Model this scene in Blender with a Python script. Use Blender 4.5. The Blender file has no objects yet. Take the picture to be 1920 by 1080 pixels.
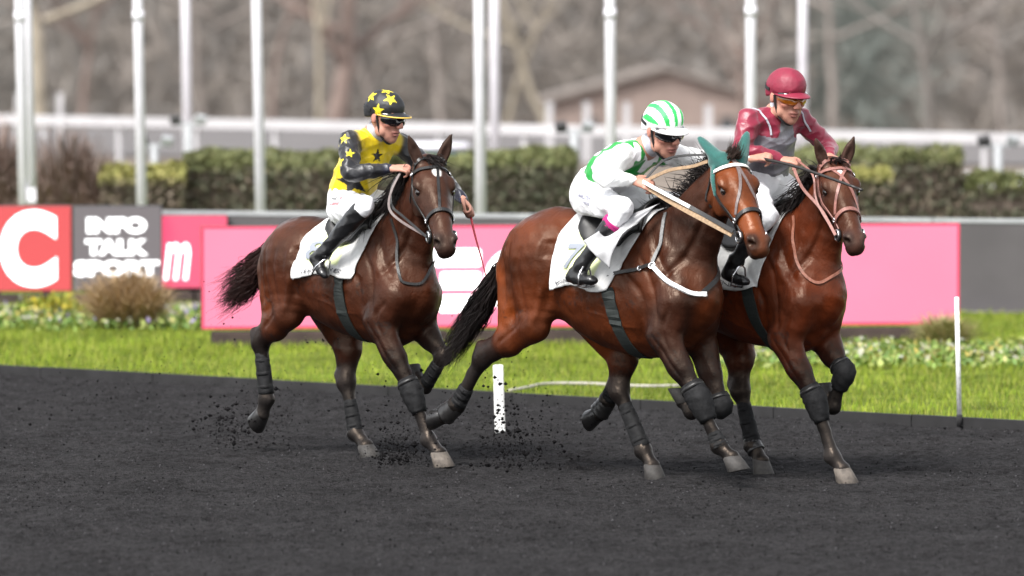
import bpy, bmesh, math, random
import numpy as np
import openvdb
from mathutils import Vector, Matrix
from mathutils.bvhtree import BVHTree

random.seed(7)
rng = np.random.default_rng(7)
scene = bpy.context.scene
COL = scene.collection

# ------------------------------------------------------------------ camera, sky, sun, exposure
cam_data = bpy.data.cameras.new('camera')
cam = bpy.data.objects.new('camera', cam_data)
COL.objects.link(cam)
cam_data.sensor_width = 36.0
cam_data.lens = 200.0
cam_data.clip_start = 0.5
cam_data.clip_end = 2000.0
cam.location = (0.0, 0.0, 2.98)
cam.rotation_euler = (math.radians(90.0) - math.atan(540.0 / (200.0 / 36.0 * 1920.0)), 0.0, 0.0)
cam_data.dof.use_dof = True
cam_data.dof.focus_distance = 35.9
cam_data.dof.aperture_fstop = 1.8
scene.camera = cam

SUN_EL, SUN_AZ = 52.0, 215.0      # overcast: a weak, very wide sun high behind the photographer's left shoulder
world = bpy.data.worlds.new('World')
scene.world = world
world.use_nodes = True
wn = world.node_tree.nodes
wl = world.node_tree.links
bg = wn['Background']
sky = wn.new('ShaderNodeTexSky')
sky.sky_type = 'NISHITA'
sky.sun_disc = False
sky.sun_elevation = math.radians(SUN_EL)
sky.sun_rotation = math.radians(SUN_AZ)
sky.dust_density = 1.6
sky.ozone_density = 1.0
hs = wn.new('ShaderNodeHueSaturation')      # cloud cover: the blue is mostly gone
hs.inputs['Saturation'].default_value = 0.18
wl.new(sky.outputs['Color'], hs.inputs['Color'])
wl.new(hs.outputs['Color'], bg.inputs['Color'])
bg.inputs['Strength'].default_value = 0.075

sun_data = bpy.data.lights.new('sun', 'SUN')
sun_data.energy = 1.5
sun_data.angle = math.radians(22.0)
sun_data.color = (1.0, 0.97, 0.93)
sun = bpy.data.objects.new('sun', sun_data)
COL.objects.link(sun)
_d = Vector((math.sin(math.radians(SUN_AZ)) * math.cos(math.radians(SUN_EL)),
             math.cos(math.radians(SUN_AZ)) * math.cos(math.radians(SUN_EL)), math.sin(math.radians(SUN_EL))))
sun.rotation_euler = (-_d).to_track_quat('-Z', 'Y').to_euler()
sun.location = _d * 60

scene.view_settings.view_transform = 'Standard'
scene.view_settings.look = 'None'
scene.view_settings.gamma = 1.0
scene.view_settings.exposure = 2.08
scene.render.resolution_x, scene.render.resolution_y = 1024, 576
scene.cycles.use_denoising = True
scene.cycles.max_bounces = 6
scene.cycles.diffuse_bounces = 3
scene.cycles.glossy_bounces = 2
scene.cycles.transparent_max_bounces = 8

# ------------------------------------------------------------------ object helpers
def tag(o, label=None, cat=None, group=None, kind=None):
    if label: o['label'] = label
    if cat: o['category'] = cat
    if group: o['group'] = group
    if kind: o['kind'] = kind
    return o

def empty(name, loc=(0, 0, 0), rz=0.0):
    o = bpy.data.objects.new(name, None)
    o.location = loc
    o.rotation_euler = (0, 0, rz)
    COL.objects.link(o)
    return o

def link_mesh(name, me, mat=None, parent=None, smooth=True):
    o = bpy.data.objects.new(name, me)
    COL.objects.link(o)
    if mat is not None and not me.materials: me.materials.append(mat)
    if smooth:
        me.polygons.foreach_set('use_smooth', np.ones(len(me.polygons), bool))
    if parent is not None: o.parent = parent
    return o

def mesh_from(name, V, Fc, mat=None, parent=None, smooth=True, cols=None):
    me = bpy.data.meshes.new(name)
    me.from_pydata([tuple(map(float, v)) for v in V], [], [tuple(map(int, f)) for f in Fc])
    if cols is not None:
        a = me.color_attributes.new('Col', 'FLOAT_COLOR', 'POINT')
        c = np.ones((len(V), 4), np.float32); c[:, :3] = cols
        a.data.foreach_set('color', c.ravel())
    me.update()
    return link_mesh(name, me, mat, parent, smooth)

class MB:
    """collects simple shapes into one mesh"""
    def __init__(s): s.V, s.F = [], []
    def add(s, V, F):
        n = len(s.V); s.V += [tuple(v) for v in V]; s.F += [tuple(i + n for i in f) for f in F]; return s
    def box(s, c, d, rz=0.0, M=None):
        V = []
        for x in (-.5, .5):
            for y in (-.5, .5):
                for z in (-.5, .5):
                    p = Vector((x * d[0], y * d[1], z * d[2]))
                    if rz: p = Matrix.Rotation(rz, 3, 'Z') @ p
                    if M: p = M @ p
                    V.append(p + Vector(c))
        return s.add(V, [(0, 1, 3, 2), (4, 6, 7, 5), (0, 4, 5, 1), (2, 3, 7, 6), (0, 2, 6, 4), (1, 5, 7, 3)])
    def tube(s, pts, r, n=8, cap=True):
        pts = [Vector(p) for p in pts]
        if not hasattr(r, '__len__'): r = [r] * len(pts)
        V, F = [], []
        ref = None
        for i, p in enumerate(pts):
            t = (pts[min(i + 1, len(pts) - 1)] - pts[max(i - 1, 0)]).normalized()
            if ref is None: ref = Vector((0, 0, 1)) if abs(t.z) < .9 else Vector((1, 0, 0))
            a = t.cross(ref).normalized(); b = a.cross(t).normalized(); ref = b
            for k in range(n):
                an = 2 * math.pi * k / n
                V.append(p + (a * math.cos(an) + b * math.sin(an)) * r[i])
        for i in range(len(pts) - 1):
            for k in range(n):
                F.append((i * n + k, i * n + (k + 1) % n, (i + 1) * n + (k + 1) % n, (i + 1) * n + k))
        if cap:
            F.append(tuple(range(n - 1, -1, -1))); F.append(tuple((len(pts) - 1) * n + k for k in range(n)))
        return s.add(V, F)
    def build(s, name, mat, parent=None, smooth=True, cols=None):
        return mesh_from(name, s.V, s.F, mat, parent, smooth, cols)

def catmull(P, n):
    """resample stations (rows of floats) with a Catmull-Rom spline, n steps per span"""
    P = np.asarray(P, float)
    if n <= 1 or len(P) < 3: return P
    Q = np.vstack([2 * P[0] - P[1], P, 2 * P[-1] - P[-2]])
    out = []
    for i in range(1, len(Q) - 2):
        p0, p1, p2, p3 = Q[i - 1:i + 3]
        for k in range(n):
            t = k / n
            out.append(.5 * (2 * p1 + (p2 - p0) * t + (2 * p0 - 5 * p1 + 4 * p2 - p3) * t * t + (3 * p1 - p0 - 3 * p2 + p3) * t ** 3))
    out.append(P[-1])
    return np.array(out)

# ------------------------------------------------------------------ signed-distance sculpting
class Sdf:
    """a body is blended from tapered elliptical tubes and ellipsoids, then meshed as ONE closed skin"""
    def __init__(s, h): s.h = h; s.ops = []
    def tube(s, st, k=.03, col=None, A=(0, 1, 0), sub=3, neg=False):
        """st: rows (x, y, z, ra, rb): ra along A (lateral), rb across it"""
        st = np.array([list(r) + ([r[3]] if len(r) == 4 else []) for r in st], float)
        st = catmull(st, sub); st[:, 3:] = np.maximum(st[:, 3:], .002)
        s.ops.append(('t', st, k, col, np.array(A, float), neg)); return s
    def ell(s, c, r, k=.04, col=None, R=None, neg=False):
        R = np.eye(3) if R is None else np.array(R, float)     # columns = local axes
        s.ops.append(('e', np.array(c, float), np.array(r, float), R, k, col, neg)); return s
    @staticmethod
    def _ev(op, X, Y, Z):
        if op[0] == 'e':
            _, c, r, R = op[:4]
            x, y, z = X - c[0], Y - c[1], Z - c[2]
            q = [(x * R[0, i] + y * R[1, i] + z * R[2, i]) / r[i] for i in range(3)]
            k0 = np.sqrt(q[0] ** 2 + q[1] ** 2 + q[2] ** 2)
            k1 = np.sqrt((q[0] / r[0]) ** 2 + (q[1] / r[1]) ** 2 + (q[2] / r[2]) ** 2)
            return np.where(k1 > 1e-6, k0 * (k0 - 1) / np.maximum(k1, 1e-6), -r.min())
        _, st, _, _, A = op[:5]
        best = None
        for i in range(len(st) - 1):
            a, b = st[i, :3], st[i + 1, :3]
            ab = b - a; L2 = float(ab @ ab)
            if L2 < 1e-10: continue
            L = math.sqrt(L2); T = ab / L
            U = A - T * (A @ T); U /= np.linalg.norm(U); W = np.cross(T, U)
            x, y, z = X - a[0], Y - a[1], Z - a[2]
            ax = x * T[0] + y * T[1] + z * T[2]
            t = np.clip(ax / L, 0, 1)
            ra = st[i, 3] + (st[i + 1, 3] - st[i, 3]) * t
            rb = st[i, 4] + (st[i + 1, 4] - st[i, 4]) * t
            rm = np.minimum(ra, rb)
            u = (x * U[0] + y * U[1] + z * U[2]) / ra
            w = (x * W[0] + y * W[1] + z * W[2]) / rb
            e = (ax - t * L) / rm
            k0 = np.sqrt(u * u + w * w + e * e)
            k1 = np.sqrt((u / ra) ** 2 + (w / rb) ** 2 + (e / rm) ** 2)
            d = np.where(k1 > 1e-6, k0 * (k0 - 1) / np.maximum(k1, 1e-6), -rm)
            best = d if best is None else np.minimum(best, d)
        return best
    @staticmethod
    def _box(op):
        if op[0] == 'e':
            m = op[2].max(); return op[1] - m, op[1] + m
        st = op[1]; m = st[:, 3:].max(1)[:, None]
        return (st[:, :3] - m).min(0), (st[:, :3] + m).max(0)
    @staticmethod
    def _meta(op): return (op[4], op[5], op[6]) if op[0] == 'e' else (op[2], op[3], op[5])
    def mesh(s, name, mat, parent=None, default=(.5, .5, .5), smooth_iter=1, spread=.014, colfn=None, disp=None, signed=False):
        h = s.h
        B = [s._box(o) for o in s.ops if not s._meta(o)[2]]
        lo = np.min([b[0] for b in B], 0) - 4 * h
        hi = np.max([b[1] for b in B], 0) + 4 * h
        n = np.ceil((hi - lo) / h).astype(int) + 1
        acc = np.full(n, .3, np.float32)
        gx = [(lo[i] + h * np.arange(n[i])).astype(np.float32) for i in range(3)]
        for op in s.ops:
            k, c, neg = s._meta(op)
            b0, b1 = s._box(op); pad = k + .02
            i0 = np.maximum(np.floor((b0 - pad - lo) / h).astype(int), 0)
            i1 = np.minimum(np.ceil((b1 + pad - lo) / h).astype(int) + 1, n)
            if (i1 <= i0).any(): continue
            sl = tuple(slice(i0[i], i1[i]) for i in range(3))
            d = s._ev(op, gx[0][sl[0]][:, None, None], gx[1][sl[1]][None, :, None], gx[2][sl[2]][None, None, :]).astype(np.float32)
            a = acc[sl]
            if neg:
                hh = np.clip(.5 - .5 * (a + d) / k, 0, 1); acc[sl] = a + (-d - a) * hh + k * hh * (1 - hh)
            else:
                hh = np.maximum(k - np.abs(a - d), 0) / k; acc[sl] = np.minimum(a, d) - hh * hh * k * .25
        g = openvdb.FloatGrid(.3)
        g.copyFromArray(acc)
        g.transform = openvdb.createLinearTransform(voxelSize=h)
        V, Q = g.convertToQuads(0.0)
        V = V.astype(np.float64) + lo
        Q = Q.astype(int)
        for _ in range(smooth_iter):
            S = np.zeros_like(V); C = np.zeros(len(V))
            for i in range(4):
                e0, e1 = Q[:, i], Q[:, (i + 1) % 4]
                np.add.at(S, e0, V[e1]); np.add.at(C, e0, 1); np.add.at(S, e1, V[e0]); np.add.at(C, e1, 1)
            V = V * .5 + .5 * S / np.maximum(C, 1)[:, None]
        if disp is not None:
            N = np.zeros_like(V)
            fn = np.cross(V[Q[:, 2]] - V[Q[:, 0]], V[Q[:, 3]] - V[Q[:, 1]])
            for i in range(4): np.add.at(N, Q[:, i], fn)
            N /= np.maximum(np.linalg.norm(N, axis=1), 1e-12)[:, None]
            V = V + N * disp(V, N)[:, None]
        cols = np.zeros((len(V), 3)); wt = np.full(len(V), 1e-6)
        cols += np.array(default) * 1e-6
        for op in s.ops:
            k, c, neg = s._meta(op)
            if c is None: continue
            b0, b1 = s._box(op)
            m = ((V > b0 - .06) & (V < b1 + .06)).all(1)
            if not m.any(): continue
            P = V[m]; d = s._ev(op, P[:, 0], P[:, 1], P[:, 2])
            w = np.exp(-np.clip(np.abs(d) if neg else d if signed else np.maximum(d, 0), -.05, .3) / spread) * (3.0 if neg else 1.0)
            cols[m] += w[:, None] * np.array(c); wt[m] += w
        cols /= wt[:, None]
        if colfn is not None: cols = colfn(V, cols)
        me = bpy.data.meshes.new(name)
        me.vertices.add(len(V)); me.vertices.foreach_set('co', V.astype(np.float32).ravel())
        me.loops.add(Q.size); me.loops.foreach_set('vertex_index', Q.astype(np.int32).ravel())
        me.polygons.add(len(Q)); me.polygons.foreach_set('loop_start', np.arange(0, Q.size, 4, dtype=np.int32))
        a = me.color_attributes.new('Col', 'FLOAT_COLOR', 'POINT')
        cc = np.ones((len(V), 4), np.float32); cc[:, :3] = cols
        a.data.foreach_set('color', cc.ravel())
        me.update(calc_edges=True); me.validate()
        o = link_mesh(name, me, mat, parent)
        s.V, s.Q = V, Q
        return o
    def bvh(s):
        return BVHTree.FromPolygons([Vector(v) for v in s.V], [tuple(q) for q in s.Q])

# ------------------------------------------------------------------ things laid on a sculpted surface
def on_surface(bvh, p, off):
    co, no, _, _ = bvh.find_nearest(Vector(p))
    return co + no * off, no

def strap(name, bvh, pts, width, thick, mat, parent, off=.004, sub=6, closed=False, free=False, widths=None):
    """a flat band following a polyline over a surface (or free in the air)"""
    P = catmull(pts, sub) if not closed else catmull(list(pts) + [pts[0]], sub)[:-1]
    C, N = [], []
    for p in P:
        if free:
            C.append(Vector(p)); N.append(None)
        else:
            c, n = on_surface(bvh, p, off); C.append(c); N.append(n)
    m = len(C)
    for _ in range(2):
        C2 = [c.copy() for c in C]
        for i in range(m):
            if closed or 0 < i < m - 1: C2[i] = C[i] * .5 + (C[(i + 1) % m] + C[i - 1]) * .25
        C = C2
    if not free:
        C = [c if (c - bvh.find_nearest(c)[0]).dot(bvh.find_nearest(c)[1]) > off * .6 else on_surface(bvh, c, off)[0] for c in C]
    V, F = [], []
    for i in range(m):
        a = C[(i - 1) % m] if closed else C[max(i - 1, 0)]
        b = C[(i + 1) % m] if closed else C[min(i + 1, m - 1)]
        t = (b - a).normalized()
        n = N[i] if N[i] is not None else free if isinstance(free, Vector) else Vector((0, -1, 0))
        s_ = t.cross(n).normalized(); n = s_.cross(t).normalized()
        w = (widths[0] + (widths[1] - widths[0]) * i / (m - 1)) if widths else width
        for du, dn in ((-.5, -.5), (.5, -.5), (.5, .5), (-.5, .5)):
            V.append(C[i] + s_ * du * w + n * dn * thick)
    r = m if closed else m - 1
    for i in range(r):
        j = (i + 1) % m
        for k in range(4):
            F.append((i * 4 + k, i * 4 + (k + 1) % 4, j * 4 + (k + 1) % 4, j * 4 + k))
    if not closed:
        F.append((3, 2, 1, 0)); F.append(tuple((m - 1) * 4 + k for k in range(4)))
    o = mesh_from(name, V, F, mat, parent, smooth=False)
    return o

def hair_mesh(name, strands, mat, parent, n=5, r0=.003):
    """strands: list of (control points, root radius); thin tapering 3-sided hairs"""
    V, F = [], []
    for cp, rr in strands:
        P = catmull(cp, 3)
        base = len(V); m = len(P)
        for i in range(m):
            t = P[min(i + 1, m - 1)] - P[max(i - 1, 0)]
            t = t / (np.linalg.norm(t) + 1e-9)
            a = np.cross(t, (.3, .9, .31)); a /= (np.linalg.norm(a) + 1e-9); b = np.cross(t, a)
            r = rr * (1 - .9 * (i / (m - 1)) ** 1.5)
            for k in range(3):
                an = k * 2.094
                V.append(P[i] + (a * math.cos(an) + b * math.sin(an)) * r)
        for i in range(m - 1):
            for k in range(3):
                F.append((base + i * 3 + k, base + i * 3 + (k + 1) % 3, base + (i + 1) * 3 + (k + 1) % 3, base + (i + 1) * 3 + k))
    return mesh_from(name, V, F, mat, parent)

# ------------------------------------------------------------------ materials
def mat_new(name):
    m = bpy.data.materials.new(name); m.use_nodes = True
    nt = m.node_tree
    return m, nt, nt.nodes['Principled BSDF']

def mat(name, col, rough=.6, spec=.5, metal=0.0, var=0.0, scale=8.0, bump=0.0, bscale=60.0, sheen=0.0, coat=0.0, emit=None, attr=False, coords='Object', detail=4.0):
    """procedural material: colour (or the Col attribute) broken up by noise, fine relief by bump"""
    m, nt, p = mat_new(name)
    N, L = nt.nodes, nt.links
    p.inputs['Roughness'].default_value = rough
    p.inputs['Specular IOR Level'].default_value = spec
    p.inputs['Metallic'].default_value = metal
    p.inputs['Sheen Weight'].default_value = sheen
    p.inputs['Coat Weight'].default_value = coat
    tc = N.new('ShaderNodeTexCoord')
    src = None
    if attr:
        at = N.new('ShaderNodeVertexColor'); at.layer_name = 'Col'; src = at.outputs['Color']
    if var > 0:
        nz = N.new('ShaderNodeTexNoise'); nz.inputs['Scale'].default_value = scale; nz.inputs['Detail'].default_value = detail
        L.new(tc.outputs[coords], nz.inputs['Vector'])
        mr = N.new('ShaderNodeMapRange'); mr.inputs['To Min'].default_value = 1 - var; mr.inputs['To Max'].default_value = 1 + var
        mr.inputs['From Min'].default_value = .3; mr.inputs['From Max'].default_value = .7
        L.new(nz.outputs['Fac'], mr.inputs['Value'])
        mx = N.new('ShaderNodeMix'); mx.data_type = 'RGBA'; mx.blend_type = 'MULTIPLY'; mx.inputs['Factor'].default_value = 1
        if src is not None: L.new(src, mx.inputs['A'])
        else: mx.inputs['A'].default_value = (*col, 1)
        L.new(mr.outputs['Result'], mx.inputs['B'])
        src = mx.outputs['Result']
    if src is not None: L.new(src, p.inputs['Base Color'])
    else: p.inputs['Base Color'].default_value = (*col, 1)
    if bump > 0:
        nb = N.new('ShaderNodeTexNoise'); nb.inputs['Scale'].default_value = bscale; nb.inputs['Detail'].default_value = 5
        L.new(tc.outputs[coords], nb.inputs['Vector'])
        bp = N.new('ShaderNodeBump'); bp.inputs['Strength'].default_value = bump; bp.inputs['Distance'].default_value = .01
        L.new(nb.outputs['Fac'], bp.inputs['Height']); L.new(bp.outputs['Normal'], p.inputs['Normal'])
    if emit:
        p.inputs['Emission Color'].default_value = (*emit[0], 1); p.inputs['Emission Strength'].default_value = emit[1]
    return m

# ------------------------------------------------------------------ lettering
def text_mesh(s, size=1.0, bold=0.0, shear=0.0, space=1.0):
    """flat lettering as (verts 2D, faces), centred on its middle"""
    cu = bpy.data.curves.new('lettering', 'FONT')
    cu.body = s; cu.size = size; cu.offset = bold; cu.shear = shear; cu.space_character = space
    cu.align_x = 'CENTER'; cu.align_y = 'CENTER'; cu.resolution_u = 6; cu.fill_mode = 'FRONT'
    ob = bpy.data.objects.new('lettering', cu); COL.objects.link(ob)
    dg = bpy.context.evaluated_depsgraph_get()
    me = ob.evaluated_get(dg).to_mesh()
    bm = bmesh.new(); bm.from_mesh(me); bmesh.ops.triangulate(bm, faces=bm.faces[:]); bmesh.ops.subdivide_edges(bm, edges=bm.edges[:], cuts=2, use_grid_fill=True); bmesh.ops.triangulate(bm, faces=bm.faces[:])
    V = [v.co.copy() for v in bm.verts]; F = [tuple(v.index for v in f.verts) for f in bm.faces]
    bm.free(); ob.evaluated_get(dg).to_mesh_clear()
    bpy.data.objects.remove(ob); bpy.data.curves.remove(cu)
    x0, x1 = min(v.x for v in V), max(v.x for v in V); y0, y1 = min(v.y for v in V), max(v.y for v in V)
    return [((v.x - (x0 + x1) / 2), (v.y - (y0 + y1) / 2)) for v in V], F, x1 - x0, y1 - y0

def lettering(name, s, fn, m, parent, size=1.0, bold=0.0, width=None, height=None, shear=0.0, flip=False):
    """print laid on a surface: fn(x, y) in metres -> point"""
    V, F, w, h = text_mesh(s, size, bold, shear)
    sx = width / w if width else 1.0; sy = height / h if height else sx
    return mesh_from(name, [fn(x * sx, y * sy) for x, y in V], F, m, parent, smooth=False)


# ------------------------------------------------------------------ setting: ground, track, grass
C0 = np.array([0.0, 42.34]); TD = np.array([.784, -.621]); ND = np.array([.621, .784])     # a point of the kerb, along it, away from the track
def sw(s, w, z=0.0): p = C0 + TD * s + ND * w; return (p[0], p[1], z)

def vnoise(x, y, seed=0):
    """smooth value noise on arrays"""
    xi, yi = np.floor(x).astype(int), np.floor(y).astype(int)
    fx, fy = x - xi, y - yi
    fx, fy = fx * fx * (3 - 2 * fx), fy * fy * (3 - 2 * fy)
    def hsh(a, b):
        n = (a * 374761393 + b * 668265263 + seed * 974711) & 0x7fffffff
        n = ((n ^ (n >> 13)) * 1274126177) & 0x7fffffff
        return ((n ^ (n >> 16)) & 0xffff) / 65535.0
    return (hsh(xi, yi) * (1 - fx) + hsh(xi + 1, yi) * fx) * (1 - fy) + (hsh(xi, yi + 1) * (1 - fx) + hsh(xi + 1, yi + 1) * fx) * fy

def grid_mesh(name, P, nx, ny, m, cols=None):
    idx = np.arange(nx * ny).reshape(ny, nx)
    F = np.stack([idx[:-1, :-1], idx[:-1, 1:], idx[1:, 1:], idx[1:, :-1]], -1).reshape(-1, 4)
    me = bpy.data.meshes.new(name)
    me.vertices.add(len(P)); me.vertices.foreach_set('co', P.astype(np.float32).ravel())
    me.loops.add(F.size); me.loops.foreach_set('vertex_index', F.astype(np.int32).ravel())
    me.polygons.add(len(F)); me.polygons.foreach_set('loop_start', np.arange(0, F.size, 4, dtype=np.int32))
    if cols is not None:
        a = me.color_attributes.new('Col', 'FLOAT_COLOR', 'POINT'); c = np.ones((len(P), 4), np.float32); c[:, :3] = cols
        a.data.foreach_set('color', c.ravel())
    me.update(calc_edges=True)
    return link_mesh(name, me, m)

def soup(name, V, F, m, parent=None, cols=None):
    """many loose triangles from arrays"""
    V = np.asarray(V, np.float32).reshape(-1, 3); F = np.asarray(F, np.int32)
    me = bpy.data.meshes.new(name)
    me.vertices.add(len(V)); me.vertices.foreach_set('co', V.ravel())
    me.loops.add(F.size); me.loops.foreach_set('vertex_index', F.ravel())
    me.polygons.add(len(F)); me.polygons.foreach_set('loop_start', np.arange(0, F.size, F.shape[1], dtype=np.int32))
    if cols is not None:
        a = me.color_attributes.new('Col', 'FLOAT_COLOR', 'POINT'); c = np.ones((len(V), 4), np.float32); c[:, :3] = cols
        a.data.foreach_set('color', c.ravel())
    me.update(calc_edges=True)
    return link_mesh(name, me, m, parent)

M_SAND = mat('black_cinder_sand', (.0190, .0180, .0188), rough=.95, spec=.12, var=.25, scale=1.6, bump=1.0, bscale=60, detail=9)
def _sand(m):
    N, L = m.node_tree.nodes, m.node_tree.links
    p = N['Principled BSDF']; tc = [n for n in N if n.type == 'TEX_COORD'][0]
    bp = [n for n in N if n.type == 'BUMP'][0]; bp.inputs['Distance'].default_value = .035
    old = p.inputs['Base Color'].links[0].from_socket
    nz = N.new('ShaderNodeTexNoise'); nz.inputs['Scale'].default_value = 26; nz.inputs['Detail'].default_value = 5; nz.inputs['Roughness'].default_value = .85
    L.new(tc.outputs['Object'], nz.inputs['Vector'])
    mr = N.new('ShaderNodeMapRange'); mr.inputs['From Min'].default_value = .36; mr.inputs['From Max'].default_value = .64; mr.inputs['To Min'].default_value = .35; mr.inputs['To Max'].default_value = 1.75
    L.new(nz.outputs['Fac'], mr.inputs['Value'])
    mx = N.new('ShaderNodeMix'); mx.data_type = 'RGBA'; mx.blend_type = 'MULTIPLY'; mx.inputs['Factor'].default_value = 1
    L.new(old, mx.inputs['A']); L.new(mr.outputs['Result'], mx.inputs['B']); L.new(mx.outputs['Result'], p.inputs['Base Color'])
_sand(M_SAND)
M_KERB = mat('kerb_board', (.012, .0115, .0125), rough=.9, var=.4, scale=6)
M_TURF = mat('turf_soil', (.095, .125, .016), rough=1, spec=.1, var=.45, scale=2.2, bump=.8, bscale=40)
M_BLADE = mat('grass_blades', (1, 1, 1), rough=.7, spec=.2, attr=True)
M_TERRAIN = mat('rough_ground', (.15, .125, .105), rough=1, spec=.1, var=.4, scale=.35)
M_PATH = mat('pale_path', (.22, .21, .20), rough=.95, var=.2, scale=2)
M_FARTRACK = mat('far_track', (.10, .091, .090), rough=.95, var=.2, scale=.6)

# terrain: level as far as the outer rail, then falling away to the wood
ys = np.array([-60, 0, 20, 60, 120, 160, 220, 300, 420, 485.0])
zs = np.array([-.06, -.06, -.06, -.06, -.06, -1.0, -3.0, -5.0, -5.4, -6.0])
xs = np.linspace(-380, 380, 9)
tag(grid_mesh('terrain', np.array([(x, y, z) for y, z in zip(ys, zs) for x in xs]), 9, len(ys), M_TERRAIN), kind='structure')

# the racing surface: loose black cinders, scuffed and pitted
st = .05
ss, ww = np.arange(-11, 15, st), np.arange(-15, .001, st)
S_, W_ = np.meshgrid(ss, ww)
Z = (vnoise(S_ * 1.3, W_ * 2.1, 1) - .5) * .014 + (vnoise(S_ * 4.5, W_ * 6, 2) - .5) * .016 + (vnoise(S_ * 9, W_ * 11, 3) - .5) * .018 + (vnoise(S_ * 20, W_ * 20, 4) - .5) * .022
pr = np.random.default_rng(3)
for _ in range(420):                     # hoof prints
    a, b = pr.uniform(-10, 14), pr.uniform(-12, -.8)
    r2 = ((S_ - a) / .075) ** 2 + ((W_ - b) / .065) ** 2
    Z += np.where(r2 < 7, -.034 * np.exp(-r2) + .014 * np.exp(-(r2 - 2.3) ** 2), 0)
Z += .007 * np.sin(W_ * 2 * math.pi / .17 + 3 * vnoise(S_ * .5, W_ * .5, 14)) * vnoise(S_ * .8, W_ * 1.5, 15)      # harrow lines
Z -= np.clip((W_ + .35) / .35, 0, 1) * .015
P = np.stack([C0[0] + TD[0] * S_ + ND[0] * W_, C0[1] + TD[1] * S_ + ND[1] * W_, Z - .012], -1).reshape(-1, 3)
track = tag(grid_mesh('track', P, len(ss), len(ww), M_SAND), kind='structure')
# the same surface beyond the raked part in view
m_ = MB(); m_.add([sw(-90, -70, -.045), sw(90, -70, -.045), sw(90, 0, -.045), sw(-90, 0, -.045)], [(0, 1, 2, 3)])
tag(m_.build('track_apron', M_SAND, smooth=False), kind='structure')
# kerb board between cinders and grass
m_ = MB()
rk = random.Random(5)
for i in range(-34, 40):
    a = i * 1.2; z = rk.uniform(-.002, .002)
    q = [sw(a + .004, 0, -.06), sw(a + 1.196, 0, -.06), sw(a + 1.196, .05, -.06), sw(a + .004, .05, -.06)]
    t_ = [(x, y, .052 + z) for x, y, _ in q]
    m_.add(q + t_, [(0, 1, 5, 4), (1, 2, 6, 5), (2, 3, 7, 6), (3, 0, 4, 7), (4, 5, 6, 7)])
tag(m_.build('kerb', M_KERB, smooth=False), kind='structure')
# lawn
st = .25
ss, ww = np.arange(-22, 26, st), np.arange(.05, 19, st)
S_, W_ = np.meshgrid(ss, ww)
Z = .012 + (vnoise(S_ * .7, W_ * .7, 8) - .5) * .05 * np.clip(W_ / 1.5, 0, 1)
P = np.stack([C0[0] + TD[0] * S_ + ND[0] * W_, C0[1] + TD[1] * S_ + ND[1] * W_, Z], -1).reshape(-1, 3)
tag(grid_mesh('lawn', P, len(ss), len(ww), M_TURF), kind='structure')
# paved strip behind the boards and the far side of the course
m_ = MB(); m_.add([(-11, 55.41, .03), (14, 52.66, .03), (14, 54.9, .03), (-11, 57.6, .03)], [(0, 1, 2, 3)])
tag(m_.build('path', M_PATH, smooth=False), kind='structure')
m_ = MB(); m_.add([(-60, 128, -.02), (60, 86, -.02), (60, 110, -.02), (-60, 152, -.02)], [(0, 1, 2, 3)])
tag(m_.build('far_track', M_FARTRACK, smooth=False), kind='structure')

# grass blades
def blades(n, seed, x0, x1, fy, hmin, hmax, wd, palette, z=.01, lean=.5):
    r = np.random.default_rng(seed)
    X = r.uniform(x0, x1, n); lo, hi = fy(X); Y = lo + (hi - lo) * r.uniform(0, 1, n)
    h = r.uniform(hmin, hmax, n); a = r.uniform(0, 2 * math.pi, n); l = r.uniform(0, lean, n) * h
    b = r.uniform(0, 2 * math.pi, n)
    base = np.stack([X, Y, np.full(n, z)], 1)
    wv = np.stack([np.cos(a), np.sin(a), np.zeros(n)], 1) * wd * r.uniform(.6, 1.3, n)[:, None]
    tip = base + np.stack([np.cos(b) * l, np.sin(b) * l, h], 1)
    V = np.stack([base - wv, base + wv, tip], 1).reshape(-1, 3)
    F = np.arange(3 * n).reshape(-1, 3)
    pal = np.array(palette); ci = r.integers(0, len(pal), n)
    patch_ = vnoise(X * 1.1, Y * .8, seed)[:, None]
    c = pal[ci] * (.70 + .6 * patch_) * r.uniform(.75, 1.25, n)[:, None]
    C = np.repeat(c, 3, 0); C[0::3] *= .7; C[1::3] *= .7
    return V, F, C
kerb_y = lambda X: C0[1] - (ND[0] * X) / ND[1]
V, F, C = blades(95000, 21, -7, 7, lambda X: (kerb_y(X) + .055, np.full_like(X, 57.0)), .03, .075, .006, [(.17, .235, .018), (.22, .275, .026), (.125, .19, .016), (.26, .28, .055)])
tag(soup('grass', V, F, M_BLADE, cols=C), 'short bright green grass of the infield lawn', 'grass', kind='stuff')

# ------------------------------------------------------------------ things behind the track
def pos(px, d): return (px - 960) / 10667.0 * d          # lateral metres of an image column at distance d

def screen_mat(name, col, strength, var=.0):
    strength *= .78
    m, nt, p = mat_new(name)
    N, L = nt.nodes, nt.links
    p.inputs['Base Color'].default_value = (.02, .02, .02, 1); p.inputs['Roughness'].default_value = .5
    p.inputs['Emission Color'].default_value = (*col, 1); p.inputs['Emission Strength'].default_value = strength
    if var:
        tc = N.new('ShaderNodeTexCoord'); nz = N.new('ShaderNodeTexNoise'); nz.inputs['Scale'].default_value = 1.3
        L.new(tc.outputs['Object'], nz.inputs['Vector'])
        mr = N.new('ShaderNodeMapRange'); mr.inputs['To Min'].default_value = strength * (1 - var); mr.inputs['To Max'].default_value = strength * (1 + var)
        L.new(nz.outputs['Fac'], mr.inputs['Value']); L.new(mr.outputs['Result'], p.inputs['Emission Strength'])
    return m
M_PINK = screen_mat('led_pink', (1.0, .235, .38), .38, .10)
M_PINKEDGE = screen_mat('led_pink_edge', (1.0, .04, .14), .34)
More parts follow.
